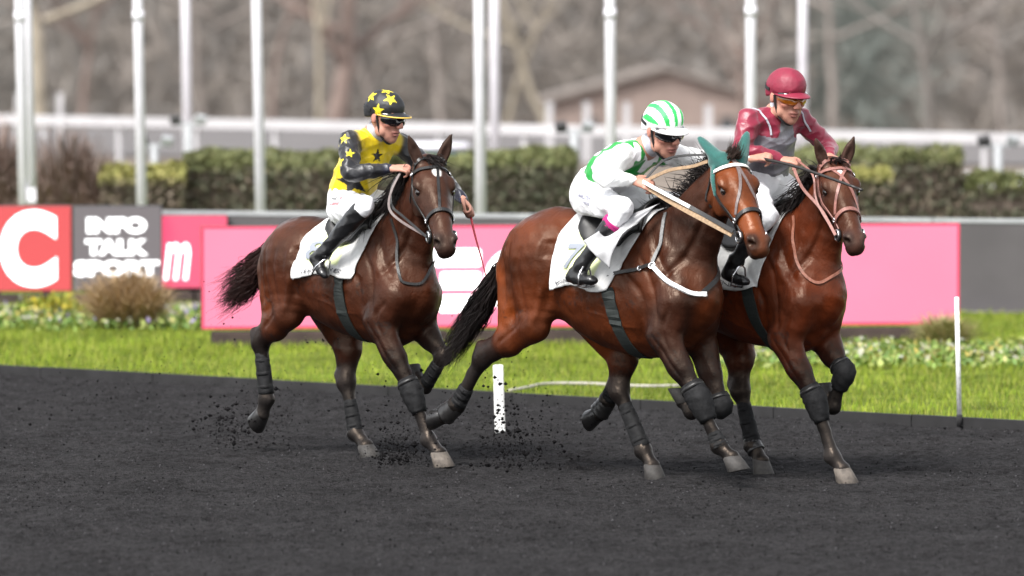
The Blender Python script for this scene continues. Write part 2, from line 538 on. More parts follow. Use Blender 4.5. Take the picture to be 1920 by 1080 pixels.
M_LEDWHITE = screen_mat('led_white', (1.0, 1.0, 1.0), 1.0)
M_LEDRED = screen_mat('led_red', (.90, .070, .080), .30, .08)
M_LEDGREY = screen_mat('led_grey', (.17, .145, .155), .34)
M_LEDROSE = screen_mat('led_rose', (1.0, .085, .20), .34, .1)
M_FRAME = mat('dark_frame', (.035, .033, .035), rough=.6, var=.2, scale=5)
M_PLINTH = mat('dark_timber', (.045, .030, .026), rough=.9, var=.4, scale=4)
M_BOARD = mat('charcoal_board', (.065, .059, .062), rough=.75, var=.12, scale=2)
M_WHITEPAINT = mat('white_paint', (.66, .645, .69), rough=.55, var=.10, scale=3)
M_RAILPAINT = mat('weathered_white_rail', (.42, .41, .42), rough=.6, var=.12, scale=1.5)
M_WHITEDIRTY = mat('splashed_white_paint', (.72, .72, .71), rough=.6, var=.25, scale=40)
M_GREYMETAL = mat('grey_metal', (.30, .31, .32), rough=.5, var=.15, scale=6)

def rrect(w, h, r, n=6):
    pts = []
    for cx, cy, a0 in ((w / 2 - r, h / 2 - r, 0), (-w / 2 + r, h / 2 - r, 90), (-w / 2 + r, -h / 2 + r, 180), (w / 2 - r, -h / 2 + r, 270)):
        for k in range(n + 1):
            a = math.radians(a0 + 90 * k / n); pts.append((cx + r * math.cos(a), cy + r * math.sin(a)))
    return pts

class Panel:
    """an upright screen between two ground points, with its own surface coordinates"""
    def __init__(s, a, b, z0, z1):
        s.a, s.b, s.z0, s.z1 = Vector((a[0], a[1], 0)), Vector((b[0], b[1], 0)), z0, z1
        s.t = (s.b - s.a); s.w = s.t.length; s.t.normalize(); s.n = Vector((s.t.y, -s.t.x, 0))      # n faces the track
    def pt(s, x, z, off=0.0): return s.a + s.t * x + Vector((0, 0, z)) + s.n * off
    def slab(s, mb, x0, x1, z0, z1, f, bk):
        V = [s.pt(x, z, o) for o in (f, bk) for x, z in ((x0, z0), (x1, z0), (x1, z1), (x0, z1))]
        mb.add(V, [(0, 1, 2, 3), (7, 6, 5, 4), (0, 4, 5, 1), (1, 5, 6, 2), (2, 6, 7, 3), (3, 7, 4, 0)])
    def flat(s, name, pts2, cx, cz, m, parent, off):
        V = [s.pt(cx + x, cz + z, off) for x, z in pts2]
        return mesh_from(name, V, [tuple(range(len(V)))], m, parent, smooth=False)

def led(label, a, b, z0, z1, face, edge=None, group='illuminated advertising screens', plinth=True):
    p = Panel(a, b, z0, z1)
    r = empty('advertising_screen', (0, 0, 0)); tag(r, label, 'screen', group)
    mb = MB(); p.slab(mb, 0, p.w, z0, z1, -.012, -.14); mb.build('housing', M_FRAME, r, smooth=False)
    e = .022 if edge else .008
    mb = MB(); p.slab(mb, e, p.w - e, z0 + e, z1 - e, .0, -.011); f = mb.build('display', face, r, smooth=False)
    if edge:
        mb = MB(); p.slab(mb, 0, p.w, z0, z0 + e, -.001, -.0115); p.slab(mb, 0, p.w, z1 - e, z1, -.001, -.0115)
        p.slab(mb, 0, e, z0 + e, z1 - e, -.001, -.0115); p.slab(mb, p.w - e, p.w, z0 + e, z1 - e, -.001, -.0115)
        mb.build('lit_edge', edge, f, smooth=False)
    if plinth:
        n = max(2, int(p.w / 1.7))
        for i in range(n):
            x = p.w * (i + .5) / n
            mb = MB(); p.slab(mb, x - p.w / n * .46, x + p.w / n * .46, 0, z0 - .03, .10, -.20); mb.build('plinth', M_PLINTH, r, smooth=False)
            mb = MB(); p.slab(mb, x - .05, x + .05, z0 - .03, z0, -.03, -.11); mb.build('foot', M_FRAME, r, smooth=False)
    return r, f, p

# the long pink screen behind the horses
r, f, p = led('long pink lit screen standing on the lawn behind the three horses', (-2.67, 48.88), (3.91, 49.64), .15, 1.035, M_PINK, M_PINKEDGE)
k = 10667 / 48.98
def px2(x, y): return ((x - 378) / (1798 - 378) * p.w, 1.035 - (y - 424) / (614 - 424) * .885)
for x0, y0, x1, y1 in ((800, 467, 897, 501), (820, 510, 896, 543), (817, 553, 890, 586)):
    a_, b_ = px2(x0, y1), px2(x1, y0)
    p.flat('letter_bar', rrect(b_[0] - a_[0], b_[1] - a_[1], .03), (a_[0] + b_[0]) / 2, (a_[1] + b_[1]) / 2, M_LEDWHITE, f, .003)
a_, b_ = px2(902, 586), px2(1000, 467)
V, Fq, w_, h_ = text_mesh('C', 1.0, .06)
mesh_from('letter', [p.pt((a_[0] + b_[0]) / 2 + x / w_ * (b_[0] - a_[0]), (a_[1] + b_[1]) / 2 + y / h_ * (b_[1] - a_[1]), .003) for x, y in V], Fq, M_LEDWHITE, f, smooth=False)

# the red C screen, the grey INFO TALK SPORT screen and the rose m screen
dC = 55.3; kC = 10667 / dC
zC = lambda y: 2.98 - y / kC
def put_text(s, f, p, cx, cz, w, h, bold, shear=0.0, name='lettering'):
    V, Fq, w_, h_ = text_mesh(s, 1.0, bold, shear)
    mesh_from(name, [p.pt(cx + x / w_ * w, cz + y / h_ * h, .003) for x, y in V], Fq, M_LEDWHITE, f, smooth=False)
r, f, p = led('red lit screen with a large white letter C at the left edge', (pos(-60, dC), dC), (pos(133, dC), dC + .05), zC(547), zC(385), M_LEDRED)
put_text('C', f, p, (52 + 60) / kC, zC(466), 107 / kC, 145 / kC, .055)
r, f, p = led('grey lit screen with white words between the C screen and the rose screen', (pos(134.5, dC), dC + .06), (pos(302, dC), dC + .10), zC(547), zC(386), M_LEDGREY)
for wd, cy, w, h in (('INFO', 423, 112, 30), ('TALK', 464, 118, 30), ('SPORT', 504, 160, 30)):
    put_text(wd, f, p, (217 - 134.5) / kC, zC(cy), w / kC, h / kC, .06)
dM = 55.55; kM = 10667 / dM; zM = lambda y: 2.98 - y / kM
r, f, p = led('rose lit screen with a small white letter m left of the pink screen', (pos(300, dM), dM), (pos(426, dM), dM + .05), zM(541), zM(403), M_LEDROSE)
put_text('m', f, p, (331 - 300) / kM, zM(490), 50 / kM, 70 / kM, .015, .25)

# row of dark boards behind the screens
A0, A1 = np.array([-3.6, 55.98]), np.array([5.9, 53.5])
NB = 5
for i in range(NB):
    a, b = A0 + (A1 - A0) * (i + .003) / NB, A0 + (A1 - A0) * (i + .997) / NB
    p = Panel(a, b, 0, .87)
    r = empty('advertising_board', (0, 0, 0))
    tag(r, ['dark grey board behind the rose m screen, leftmost of the row', 'dark grey board behind the left horse, second of the row', 'dark grey board behind the middle horse, third of the row', 'dark grey board behind the pink screen at the right horse', 'dark grey board standing bare at the right edge beside the pink screen'][i], 'board', 'dark boards behind the screens')
    mb = MB(); p.slab(mb, 0, p.w, .03, .87, 0, -.06); mb.build('panel', M_BOARD, r, smooth=False)
    mb = MB(); p.slab(mb, 0, p.w, .872, .91, .01, -.08); mb.build('top_rail', M_GREYMETAL, r, smooth=False)
    for x in (.15, p.w - .15):
        mb = MB(); p.slab(mb, x - .03, x + .03, 0, .80, -.062, -.13); mb.build('post', M_FRAME, r, smooth=False)

# ------------------------------------------------------------------ tall white flag poles
def pole(label, px, d, wpx, lean, ring_y=None, base=None, group='tall white flag poles'):
    k = 10667 / d; r = wpx / k / 2
    x = pos(px, d)
    o = empty('flag_pole', (x, d, 0)); tag(o, label, 'pole', group)
    top = 9.0
    MB().tube([(0, 0, 0), (-lean * 3, 0, 3), (-lean * top, 0, top)], [r * 1.08, r, r * .7], 14).build('shaft', M_WHITEPAINT, o)
    MB().tube([(0, 0, 0), (0, 0, .04)], [r * 2.2, r * 2.2], 14).build('base_plate', M_WHITEPAINT, o)
    MB().tube([(-lean * top, 0, top), (-lean * top, 0, top + .06), (-lean * top, 0, top + .10)], [r * .9, r * .9, r * .2], 10).build('cap', M_WHITEPAINT, o)
    if ring_y is not None:
        z = 2.98 - ring_y / k
        MB().tube([(-lean * z, 0, z - .05), (-lean * z, 0, z + .05)], [r * 1.16, r * 1.16], 14).build('joint_sleeve', M_WHITEPAINT, o)
    if base:
        MB().box((.07, -.03, base), (.09, .08, .14)).build('cleat_box', M_WHITEPAINT, o, smooth=False)
    return o
pole('thick white flag pole at the far left above the C screen', 47, 59.0, 19, .017, 32, .96)
pole('white flag pole touching the thick pole at the far left', 63, 59.3, 15, .017)
pole('white flag pole rising above the words INFO TALK SPORT', 268, 58.5, 19, .016, 30)
pole('greyer flag pole farther back, just right of the INFO pole', 353, 76.0, 17, .010)
pole('white flag pole between the rose m screen and the rider in yellow', 491, 58.0, 19.5, .017)
pole('white flag pole right of the rider in yellow, the nearer of a close pair', 902, 58.0, 21, .006, None)
pole('greyer flag pole close behind the pole right of the yellow rider', 928, 76.0, 18, .002)
pole('white flag pole behind the striped helmet of the middle rider', 1147, 59.0, 20, .006, 26)
pole('white flag pole just left of the maroon helmet', 1408, 59.0, 20, .001, 22)
pole('greyer flag pole rising behind the maroon rider', 1505, 78.0, 17, .0)

# ------------------------------------------------------------------ white running rail round the course
RA, RB = np.array([-8.40, 93.3]), np.array([7.22, 80.2])
RD = (RB - RA) / np.linalg.norm(RB - RA); rl = np.linalg.norm(RB - RA)
rail = empty('running_rail', (0, 0, 0)); tag(rail, 'long white running rail crossing the whole view behind the hedges', 'rail')
p = Panel(RA - RD * 30, RB + RD * 30, 0, 1.1)
mb = MB(); p.slab(mb, 0, p.w, .95, 1.10, .05, -.10); mb.build('top_rail', M_RAILPAINT, rail, smooth=False)
pme = None
for i in range(int(p.w / 1.7)):
    if pme is None:
        mb = MB(); mb.box((0, 0, .462), (.085, .07, .93), math.atan2(RD[1], RD[0])); o = mb.build('post', M_RAILPAINT, rail, smooth=False); pme = o.data
    else:
        o = bpy.data.objects.new('post', pme); COL.objects.link(o); o.parent = rail
    q = p.pt(1.7 * i + .4, 0, -.025); o.location = q
for lab, px, d, ytop, w in (('short white post above the rail at the far left', 34, 100, 178, 9), ('short white post standing above the rail left of the INFO pole', 113, 100, 176, 11), ('white post before the brick house gable, leftmost of four', 1030, 104, 193, 13),
                            ('white post before the brick house gable, second of four', 1100, 104, 193, 13), ('white post before the brick house gable, third of four', 1175, 104, 194, 13), ('white post left of the maroon rider before the house', 1328, 104, 198, 14)):
    k = 10667 / d
    o = empty('white_post', (pos(px, d), d, 0)); tag(o, lab, 'post', 'white posts beyond the rail')
    h = 2.98 - ytop / k
    MB().box((0, 0, h / 2), (w / k, .08, h)).build('shaft', M_RAILPAINT, o, smooth=False)
    MB().box((0, 0, h + .012), (w / k * 1.15, .10, .02)).build('cap', M_RAILPAINT, o, smooth=False)

# ground spotlights on posts
def spot(label, px, d, ytop, wpx):
    k = 10667 / d; h = 2.98 - ytop / k; s = wpx / k
    o = empty('floodlight', (pos(px, d), d, 0)); tag(o, label, 'floodlight', 'small twin floodlights on posts')
    MB().tube([(0, 0, 0), (0, 0, h)], s * .11, 8).build('post', M_GREYMETAL, o)
    MB().box((0, 0, h), (s * .9, .05, .04)).build('crossbar', M_GREYMETAL, o, smooth=False)
    for sx, m in ((-1, M_FRAME), (1, M_GREYMETAL)):
        b = bmesh.new(); bmesh.ops.create_cube(b, size=1)
        for v in b.verts:
            v.co.x *= s * .30; v.co.y *= .12; v.co.z *= .07 if v.co.y > 0 else .11
        bmesh.ops.bevel(b, geom=b.edges[:], offset=.012, segments=1, affect='EDGES')
        me = bpy.data.meshes.new('lamp_head'); b.to_mesh(me); b.free()
        q = link_mesh('lamp_head', me, m, o, smooth=False); q.location = (sx * s * .34, 0, h + .06); q.rotation_euler = (math.radians(25), math.radians(12 * sx), 0)
spot('twin floodlight on a grey post right of the pale pole, over the middle hedge', 1077, 64, 246, 75)
spot('twin floodlight on a grey post at the far right', 1872, 64, 272, 80)
spot('twin floodlight behind the INFO pole at the left', 290, 66, 272, 70)
spot('twin floodlight level with the rail by the greyer left pole', 353, 70, 232, 70)

# ------------------------------------------------------------------ hedges and shrubs
M_LEAF = mat('hedge_leaves', (1, 1, 1), rough=.65, spec=.3, attr=True)
M_TWIG = mat('twigs', (.10, .075, .06), rough=.9, var=.3, scale=5)
def leaf_cloud(P, size, cols, seed):
    r = np.random.default_rng(seed); n = len(P)
    a = r.normal(0, 1, (n, 3)); a /= np.linalg.norm(a, axis=1)[:, None]
    b = np.cross(a, r.normal(0, 1, (n, 3))); b /= np.linalg.norm(b, axis=1)[:, None]
    s = (size * r.uniform(.6, 1.4, n))[:, None]
    V = np.stack([P - a * s, P + b * s * .5, P + a * s, P - b * s * .5], 1).reshape(-1, 3)
    return V, np.arange(4 * n).reshape(-1, 4), np.repeat(cols, 4, 0)
def hedge(label, px0, px1, d, ytop, depth, tops, sides, n, name='hedge', ragged=.11):
    k = 10667 / d; x0, x1 = pos(px0, d), pos(px1, d); h = 2.98 - ytop / k
    o = empty(name, ((x0 + x1) / 2, d, 0)); tag(o, label, 'hedge', 'clipped hedges behind the boards')
    w = x1 - x0; sd = int(px0 * 7 + d)
    r = np.random.default_rng(sd)
    # twiggy core
    mb = MB(); mb.box((0, depth / 2, h * .46), (w * .97, depth * .86, h * .92)); mb.build('twig_core', M_TWIG, o, smooth=False)
    # leaves through a shell round it
    u = r.uniform(0, 1, (n, 3))
    face = r.integers(0, 5, n)
    X = (u[:, 0] - .5) * w; Y = u[:, 1] * depth; Zh = u[:, 2] * h
    Y = np.where(face <= 1, -r.exponential(.03, n) + .06, Y); Zh = np.where(face >= 3, h - r.exponential(.06, n) + .03, Zh)
    X = np.where((face == 2), np.sign(X) * (w / 2 - r.exponential(.03, n)), X)
    Zh = Zh + ragged * (vnoise(X * 3 + 50, Y * 3 + 9, sd) - .5) * (Zh > h * .7) * 2
    P = np.stack([X, Y, np.maximum(Zh, .02)], 1)
    pal = np.array(sides); c = pal[r.integers(0, len(pal), n)]
    tp = np.array(tops); ct = tp[r.integers(0, len(tp), n)]
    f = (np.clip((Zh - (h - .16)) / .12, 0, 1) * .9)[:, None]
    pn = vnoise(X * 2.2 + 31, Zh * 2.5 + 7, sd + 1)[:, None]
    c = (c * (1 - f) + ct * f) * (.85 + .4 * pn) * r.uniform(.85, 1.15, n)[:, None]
    V, F, C = leaf_cloud(P, .035, c, sd)
    soup('foliage', V, F, M_LEAF, o, C)
    return o
TOPG = [(.125, .14, .05), (.105, .12, .045), (.145, .148, .058)]; SIDEG = [(.086, .090, .056), (.092, .090, .058), (.12, .102, .075), (.070, .076, .047)]  # leaf tones lightened and greyed to paint in distance haze
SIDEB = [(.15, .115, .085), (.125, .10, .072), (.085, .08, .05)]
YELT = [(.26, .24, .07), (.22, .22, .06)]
hedge('clipped hedge with brown patches behind the rider in yellow', 345, 655, 62, 302, 1.2, TOPG, SIDEG + SIDEB, 9000)
hedge('clipped green hedge between the rider in yellow and the middle rider', 700, 1082, 62.5, 296, 1.2, TOPG, SIDEG, 12000)
hedge('clipped hedge block behind the head of the right horse', 1490, 1808, 63, 290, 1.3, TOPG, SIDEG + SIDEB, 8000)
hedge('lower pale clipped hedge in front of the block behind the right horse', 1560, 1674, 61.2, 320, .9, YELT, SIDEB + SIDEG, 4000)
hedge('low clipped hedge at the far right edge', 1812, 2010, 63, 342, 1.0, TOPG, SIDEG, 5000)
hedge('low yellowish hedge left of the greyer left pole', 185, 344, 61.5, 322, 1.0, YELT, SIDEB, 5000)

def twig_bush(label, px, d, ytop, wpx, cols, n, name='shrub', cat='shrub', spread=.5, thick=.006, leaf=None):
    k = 10667 / d; h = 2.98 - ytop / k; w = wpx / k
    o = empty(name, (pos(px, d), d, 0)); tag(o, label, cat)
    r = np.random.default_rng(int(px + d * 10))
    a = r.uniform(0, 2 * math.pi, n); rr = np.sqrt(r.uniform(0, 1, n)); hh = h * (1 - .40 * rr ** 2) * r.uniform(.45, 1.12, n)
    b0 = np.stack([np.cos(a) * rr * w * .18, np.sin(a) * rr * w * .18, np.zeros(n)], 1)
    tip = np.stack([np.cos(a) * rr * w * spread, np.sin(a) * rr * w * spread, hh], 1) + r.normal(0, .055, (n, 3)) * np.array([1, 1, .5])
    mid = b0 * .6 + tip * .4 + np.stack([np.zeros(n), np.zeros(n), hh * .22], 1)
    drop = tip + np.stack([np.cos(a) * rr * w * .06, np.sin(a) * rr * w * .06, -hh * .06 * rr], 1)
    wv = np.stack([-np.sin(a), np.cos(a), np.zeros(n)], 1) * thick
    wv[::2] = np.array([thick, 0, 0])
    V = np.stack([b0 - wv, b0 + wv, mid + wv * .8, mid - wv * .8, tip + wv * .5, tip - wv * .5, drop], 1).reshape(-1, 3)
    base = (np.arange(n) * 7)[:, None]
    F3 = np.concatenate([base + np.array([[0, 1, 2]]), base + np.array([[0, 2, 3]]), base + np.array([[3, 2, 4]]), base + np.array([[3, 4, 5]]), base + np.array([[5, 4, 6]])], 0)
    pal = np.array(cols); c = pal[r.integers(0, len(pal), n)] * r.uniform(.7, 1.3, n)[:, None]
    soup('stems', V, F3, M_LEAF, o, np.repeat(c, 7, 0))
    if leaf:
        m_ = leaf[1]; i = r.integers(0, n, m_); t = r.uniform(.3, 1.0, m_)[:, None]
        P = mid[i] * (1 - t) + tip[i] * t + r.normal(0, .03, (m_, 3)); P[:, 2] = np.maximum(P[:, 2], .02)
        lc = np.array(leaf[0]); c = lc[r.integers(0, len(lc), m_)] * r.uniform(.7, 1.3, m_)[:, None]
        V, F, C = leaf_cloud(P, leaf[2], c, int(px)); soup('foliage', V, F, M_LEAF, o, C)
    return o
TAN = [(.32, .21, .105), (.38, .26, .14), (.26, .17, .085), (.42, .31, .19)]
twig_bush('straw coloured ornamental grass clump below the word SPORT', 235, 51.2, 508, 190, TAN, 2200, 'ornamental_grass', 'grass clump', .50, .005)
twig_bush('greenish ornamental grass clump by the right end of the pink screen', 1772, 48.7, 592, 130, [(.26, .24, .09), (.34, .28, .14), (.20, .22, .07)], 1400, 'ornamental_grass', 'grass clump', .5, .004)
twig_bush('small yellowish grass clump between the legs of the right horses', 1372, 48.4, 598, 75, [(.34, .28, .08), (.26, .24, .07)], 800, 'ornamental_grass', 'grass clump', .5, .004)
twig_bush('yellow leaved low shrub below the C screen', 98, 52.9, 553, 110, [(.20, .16, .06)], 150, 'shrub', 'shrub', .5, .005, ([(.42, .34, .03), (.30, .30, .04), (.20, .26, .04)], 1500, .028))
twig_bush('low green shrub at the foot of the right horse screen', 1480, 48.6, 610, 60, [(.20, .16, .06)], 120, 'shrub', 'shrub', .5, .005, ([(.16, .18, .06), (.22, .20, .07)], 600, .02))
BRN = [(.21, .14, .115), (.175, .12, .10), (.25, .18, .15), (.155, .12, .105)]
twig_bush('bare reddish brown bush right of the thick left pole', 130, 62, 255, 190, BRN, 2600, 'bush', 'bush', .55, .006)
twig_bush('bare reddish brown bush left of the thick left pole', 5, 63, 245, 170, BRN, 2000, 'bush', 'bush', .55, .006)

# beds of small winter flowers
def flowers(name, label, n, seed, box, z, pal, greens):
    r = np.random.default_rng(seed)
    X = r.uniform(box[0], box[1], n); Y = box[2] + (box[3] - box[2]) * r.uniform(0, 1, n)
    P = np.stack([X, Y, z * r.uniform(.35, 1.0, n)], 1)
    isf = r.uniform(0, 1, n) < .15
    pal, greens = np.array(pal), np.array(greens)
    c = np.where(isf[:, None], pal[r.integers(0, len(pal), n)], greens[r.integers(0, len(greens), n)]) * r.uniform(.8, 1.2, n)[:, None]
    P[isf, 2] = z * r.uniform(.8, 1.15, isf.sum())
    V, F, C = leaf_cloud(P, .034, c, seed)
    tag(soup(name, V, F, M_LEAF, None, C), label, 'flowers', kind='stuff')
FL = [(.34, .31, .12), (.35, .34, .24), (.33, .27, .07), (.18, .15, .25), (.32, .32, .26)]; GR = [(.16, .24, .05), (.10, .17, .04), (.24, .28, .08)]
flowers('flower_bed', 'bed of mixed yellow and violet winter flowers below the left screens', 2600, 31, (-6.2, -2.4, 50.6, 53.4), .12, FL, GR)
flowers('flower_bed', 'bed of pale winter flowers on the lawn at the right', 3600, 32, (1.6, 6.0, 45.6, 48.6), .09, FL[:3] + FL[4:], GR)

# ------------------------------------------------------------------ small things on the track edge
o = empty('marker_post', (-.082, 39.19, 0)); tag(o, 'flat white marker post stuck in the track behind the middle horse', 'post', 'white track marker posts')
b = bmesh.new(); bmesh.ops.create_cube(b, size=1)
for v in b.verts: v.co.x *= .072; v.co.y *= .03; v.co.z = (v.co.z + .5) * .47 - .004
bmesh.ops.bevel(b, geom=b.edges[:], offset=.006, segments=2, affect='EDGES')
me = bpy.data.meshes.new('blade'); b.to_mesh(me); b.free(); q = link_mesh('blade', me, M_WHITEDIRTY, o, smooth=False); q.rotation_euler = (0, math.radians(-1.8), 0)
rs = np.random.default_rng(5); Vs, Fs = [], []
for i in range(14):
    x, z, s = rs.uniform(-.033, .033), .03 + .35 * rs.uniform(0, 1) ** 2, rs.uniform(.002, .006)
    a = len(Vs); Vs += [(x + s * math.cos(t_), -.0165, z + s * math.sin(t_)) for t_ in (0, 1.1, 2.0, 3.2, 4.3, 5.3)]; Fs.append(tuple(range(a, a + 6)))
q = mesh_from('mud_splash', Vs, Fs, M_KERB, o, smooth=False); q.rotation_euler = (0, math.radians(-1.8), 0)
o = empty('marker_rod', (3.14, 39.83, 0)); tag(o, 'thin white rod with a black foot at the kerb on the right', 'rod', 'white track marker posts')
MB().tube([(0, 0, .06), (-.022, 0, .90)], [.018, .016], 12).build('shaft', M_WHITEDIRTY, o)
MB().tube([(.002, 0, -.01), (0, 0, .075)], [.021, .021], 12).build('foot', M_KERB, o)
hz = [(-.02, 42.7), (.10, 43.0), (.25, 43.45), (.46, 43.52), (.66, 43.45), (.80, 43.30), (1.05, 43.2), (1.28, 43.25)]
o = MB().tube([(x, y, .045) for x, y in catmull([list(q) for q in hz], 5)], .014, 10).build('hose', mat('pale_hose', (.30, .28, .24), rough=.6, var=.2, scale=12))
tag(o, 'pale garden hose lying on the grass beside the flat white marker post', 'hose')

# a small white service cart behind the hedge, only its roof showing
o = empty('service_cart', (pos(822, 73), 73, 0)); tag(o, 'white roofed service cart half hidden behind the middle hedge', 'cart')
def bev(name, c, dm, m, par, off=.03):
    b = bmesh.new(); bmesh.ops.create_cube(b, size=1)
    for v in b.verts: v.co = Vector((v.co.x * dm[0], v.co.y * dm[1], v.co.z * dm[2])) + Vector(c)
    bmesh.ops.bevel(b, geom=b.edges[:], offset=off, segments=3, affect='EDGES')
    me = bpy.data.meshes.new(name); b.to_mesh(me); b.free(); return link_mesh(name, me, m, par)
M_CARTGLASS = mat('tinted_glass', (.20, .34, .40), rough=.15, spec=.6)
bev('roof', (0, 0, 1.11), (.80, 1.5, .07), M_WHITEPAINT, o)
bev('windscreen', (0, -.62, .92), (.70, .03, .30), M_CARTGLASS, o, .01)
bev('body', (0, 0, .50), (.80, 1.7, .48), M_WHITEPAINT, o, .06)
for sx in (-1, 1):
    for sy in (-.6, .6):
        MB().tube([(sx * .36, sy, .74), (sx * .36, sy, 1.08)], .018, 6).build('roof_post', M_FRAME, o)
        MB().tube([(sx * .33, sy, .22), (sx * .41, sy, .22)], .22, 14).build('wheel', M_FRAME, o)
o = empty('low_wall', (pos(1880, 72), 72, 0)); tag(o, 'low white wall over the low hedge at the right edge', 'wall')
bev('wall', (.25, 0, .37), (1.5, .25, .74), M_WHITEPAINT, o, .02); bev('coping', (.25, 0, .775), (1.55, .32, .06), M_WHITEPAINT, o, .01)

# ------------------------------------------------------------------ brick house and the bare wood beyond
M_BRICK = mat('pale_brick', (.215, .165, .145), rough=.9, var=.2, scale=1.5)
M_TILE = mat('weathered_tiles', (.19, .165, .15), rough=.9, var=.25, scale=2)
M_DARKGLASS = mat('dark_window', (.03, .035, .04), rough=.2)
dH = 300.0; kH = 10667 / dH
o = empty('brick_house', (pos(1235, dH), dH, -5.0)); tag(o, 'low brick house with a gabled roof among the far trees', 'house')
W2, Lh, he, hr = 6.2, 9.0, 2.55, 4.30
V = [(-W2, 0, 0), (W2, 0, 0), (W2, 0, he), (0.3, 0, hr), (-W2, 0, he)]; V += [(x, Lh, z) for x, _, z in V]
mesh_from('wall', V, [(0, 1, 2, 3, 4), (9, 8, 7, 6, 5), (0, 5, 6, 1), (1, 6, 7, 2), (0, 4, 9, 5)], M_BRICK, o, smooth=False)
for s, xe in ((-1, -W2), (1, W2)):
    x1_, z1_ = xe + s * .5, he - .14
    Vr = [(x1_, -.5, z1_ + .02), (.3, -.5, hr + .02), (.3, Lh + .5, hr + .02), (x1_, Lh + .5, z1_ + .02)]
    Vr += [(x, y, z + .22) for x, y, z in Vr]
    mesh_from('roof', Vr, [(0, 1, 2, 3), (7, 6, 5, 4), (0, 4, 5, 1), (3, 2, 6, 7), (0, 3, 7, 4), (1, 5, 6, 2)], M_TILE, o, smooth=False)
for x, w_, h_ in ((-3.6, .8, .8), (.2, .9, .9), (3.6, .9, .8)):
    wn_ = MB().box((x, -.02, 1.45), (w_, .10, h_)).build('window', M_TILE, o, smooth=False)
    for sx in (-1, 1): MB().box((x + sx * w_ * .235, -.075, 1.45), (w_ * .42, .02, h_ * .86)).build('pane', M_DARKGLASS, wn_, smooth=False)

M_BARK = mat('bare_bark', (1, 1, 1), rough=.95, spec=.15, var=.25, scale=1.2, attr=True)
def bare_tree(label, px, d, girth, height, col, seed, lean=0.0, limbs=(), zb=None):
    """winter tree: trunk, forking limbs, haze of twigs; limbs: extra (height, azimuth deg, length)"""
    r = random.Random(seed)
    zb = float(np.interp(d, ys, zs)) if zb is None else zb
    o = empty('bare_tree', (pos(px, d), d, zb)); tag(o, label, 'tree', 'bare winter trees beyond the rail')
    mb = MB(); tw = []
    def grow(p, dr, L, rad, depth):
        pts, rr = [p], [rad]
        q, dd = p.copy(), dr.copy()
        n = 5
        for i in range(n):
            dd = (dd + Vector((r.uniform(-1, 1), r.uniform(-1, 1), r.uniform(-.3, .6))) * .16).normalized()
            q = q + dd * L / n; pts.append(q.copy()); rr.append(rad * (1 - .62 * (i + 1) / n))
        mb.tube(pts, rr, 6 if depth > 1 else 5, cap=False)
        if depth == 0:
            for _ in range(5):
                s_ = pts[r.randint(2, n)]; tw.append((s_, s_ + Vector((r.uniform(-1, 1), r.uniform(-1, 1), r.uniform(-.3, 1))) * L * .6))
            return
        for i in range(r.randint(3, 4)):
            t_ = r.uniform(.35, 1.0); s_ = pts[min(n, int(t_ * n) + 1)]
            nd = (dd * .5 + Vector((r.uniform(-1, 1), r.uniform(-1, 1), r.uniform(-.1, .8)))).normalized()
            grow(s_, nd, L * r.uniform(.5, .72), max(rad * .5, .012), depth - 1)
    grow(Vector((0, 0, -.1)), Vector((lean, 0, 1)).normalized(), height * .55, girth / 2, 3)
    for hh, az, L in limbs:
        a = math.radians(az); grow(Vector((lean * hh, 0, hh)), Vector((math.cos(a), math.sin(a), .35)).normalized(), L, girth * .24, 2)
    n0 = len(mb.V)
    trunk = mb.build('trunk', M_BARK, o, cols=np.tile(np.array(col), (n0, 1)))
    T = np.array([[list(a), list(b)] for a, b in tw])
    wv = np.array([.012 * d / 150, 0, 0]); Vt = np.concatenate([T[:, 0] - wv, T[:, 0] + wv, T[:, 1]], 1).reshape(-1, 3)
    soup('crown', Vt, np.arange(len(Vt)).reshape(-1, 3), M_BARK, o, np.tile(np.array(col) * 1.1, (len(Vt), 1)))
PALE = (.27, .235, .185); BRW = (.165, .125, .11); GRYB = (.20, .175, .16); DRK = (.145, .132, .122)  # bark tones kept pale and close, with haze painted into them
bare_tree('pale barked tree with a long curved limb at the left', 78, 150, .50, 13, PALE, 3, .02, ((3.2, 8, 5.5), (3.9, 190, 3.0)))
bare_tree('slim brown tree over the greyer left pole', 385, 190, .35, 12, GRYB, 4, .05, ((4.0, 20, 4), (4.5, 160, 4)))
bare_tree('stout brown double trunked tree left of the rider in yellow', 628, 210, .95, 15, BRW, 5, .03, ((3.5, 60, 6), (4.5, 170, 5)))
bare_tree('thin pale tree beside the stout brown tree', 594, 205, .30, 13, PALE, 6, -.02)
bare_tree('grey tree above the helmet of the rider in yellow', 705, 260, .5, 14, GRYB, 7, .0, ((5, 10, 5),))
bare_tree('pale leaning tree left of the house gable', 1060, 230, .42, 14, PALE, 8, -.45, ((4.5, 150, 5),))
bare_tree('pale thin tree by the close pair of poles', 945, 240, .35, 13, PALE, 9, .12)
bare_tree('dark tree standing behind the house', 1290, 335, .8, 16, DRK, 10, .0, ((5, 20, 6), (5, 160, 6)))
bare_tree('brown tree right of the house and the maroon helmet', 1560, 220, .45, 13, GRYB, 11, .03, ((4.5, 30, 5),))
bare_tree('dark forked tree at the upper right', 1742, 180, .42, 13, DRK, 12, .0, ((3.3, 35, 5.5), (3.1, 140, 5.0)))
bare_tree('slim grey tree at the right edge', 1885, 230, .40, 13, GRYB, 13, -.05, ((4.6, 170, 5),))
bare_tree('slim grey tree between the two left white poles', 160, 250, .45, 14, BRW, 14, .04, ((5, 170, 5),))
bare_tree('slim brown tree behind the pole left of the yellow rider', 505, 270, .45, 14, BRW, 15, -.03)
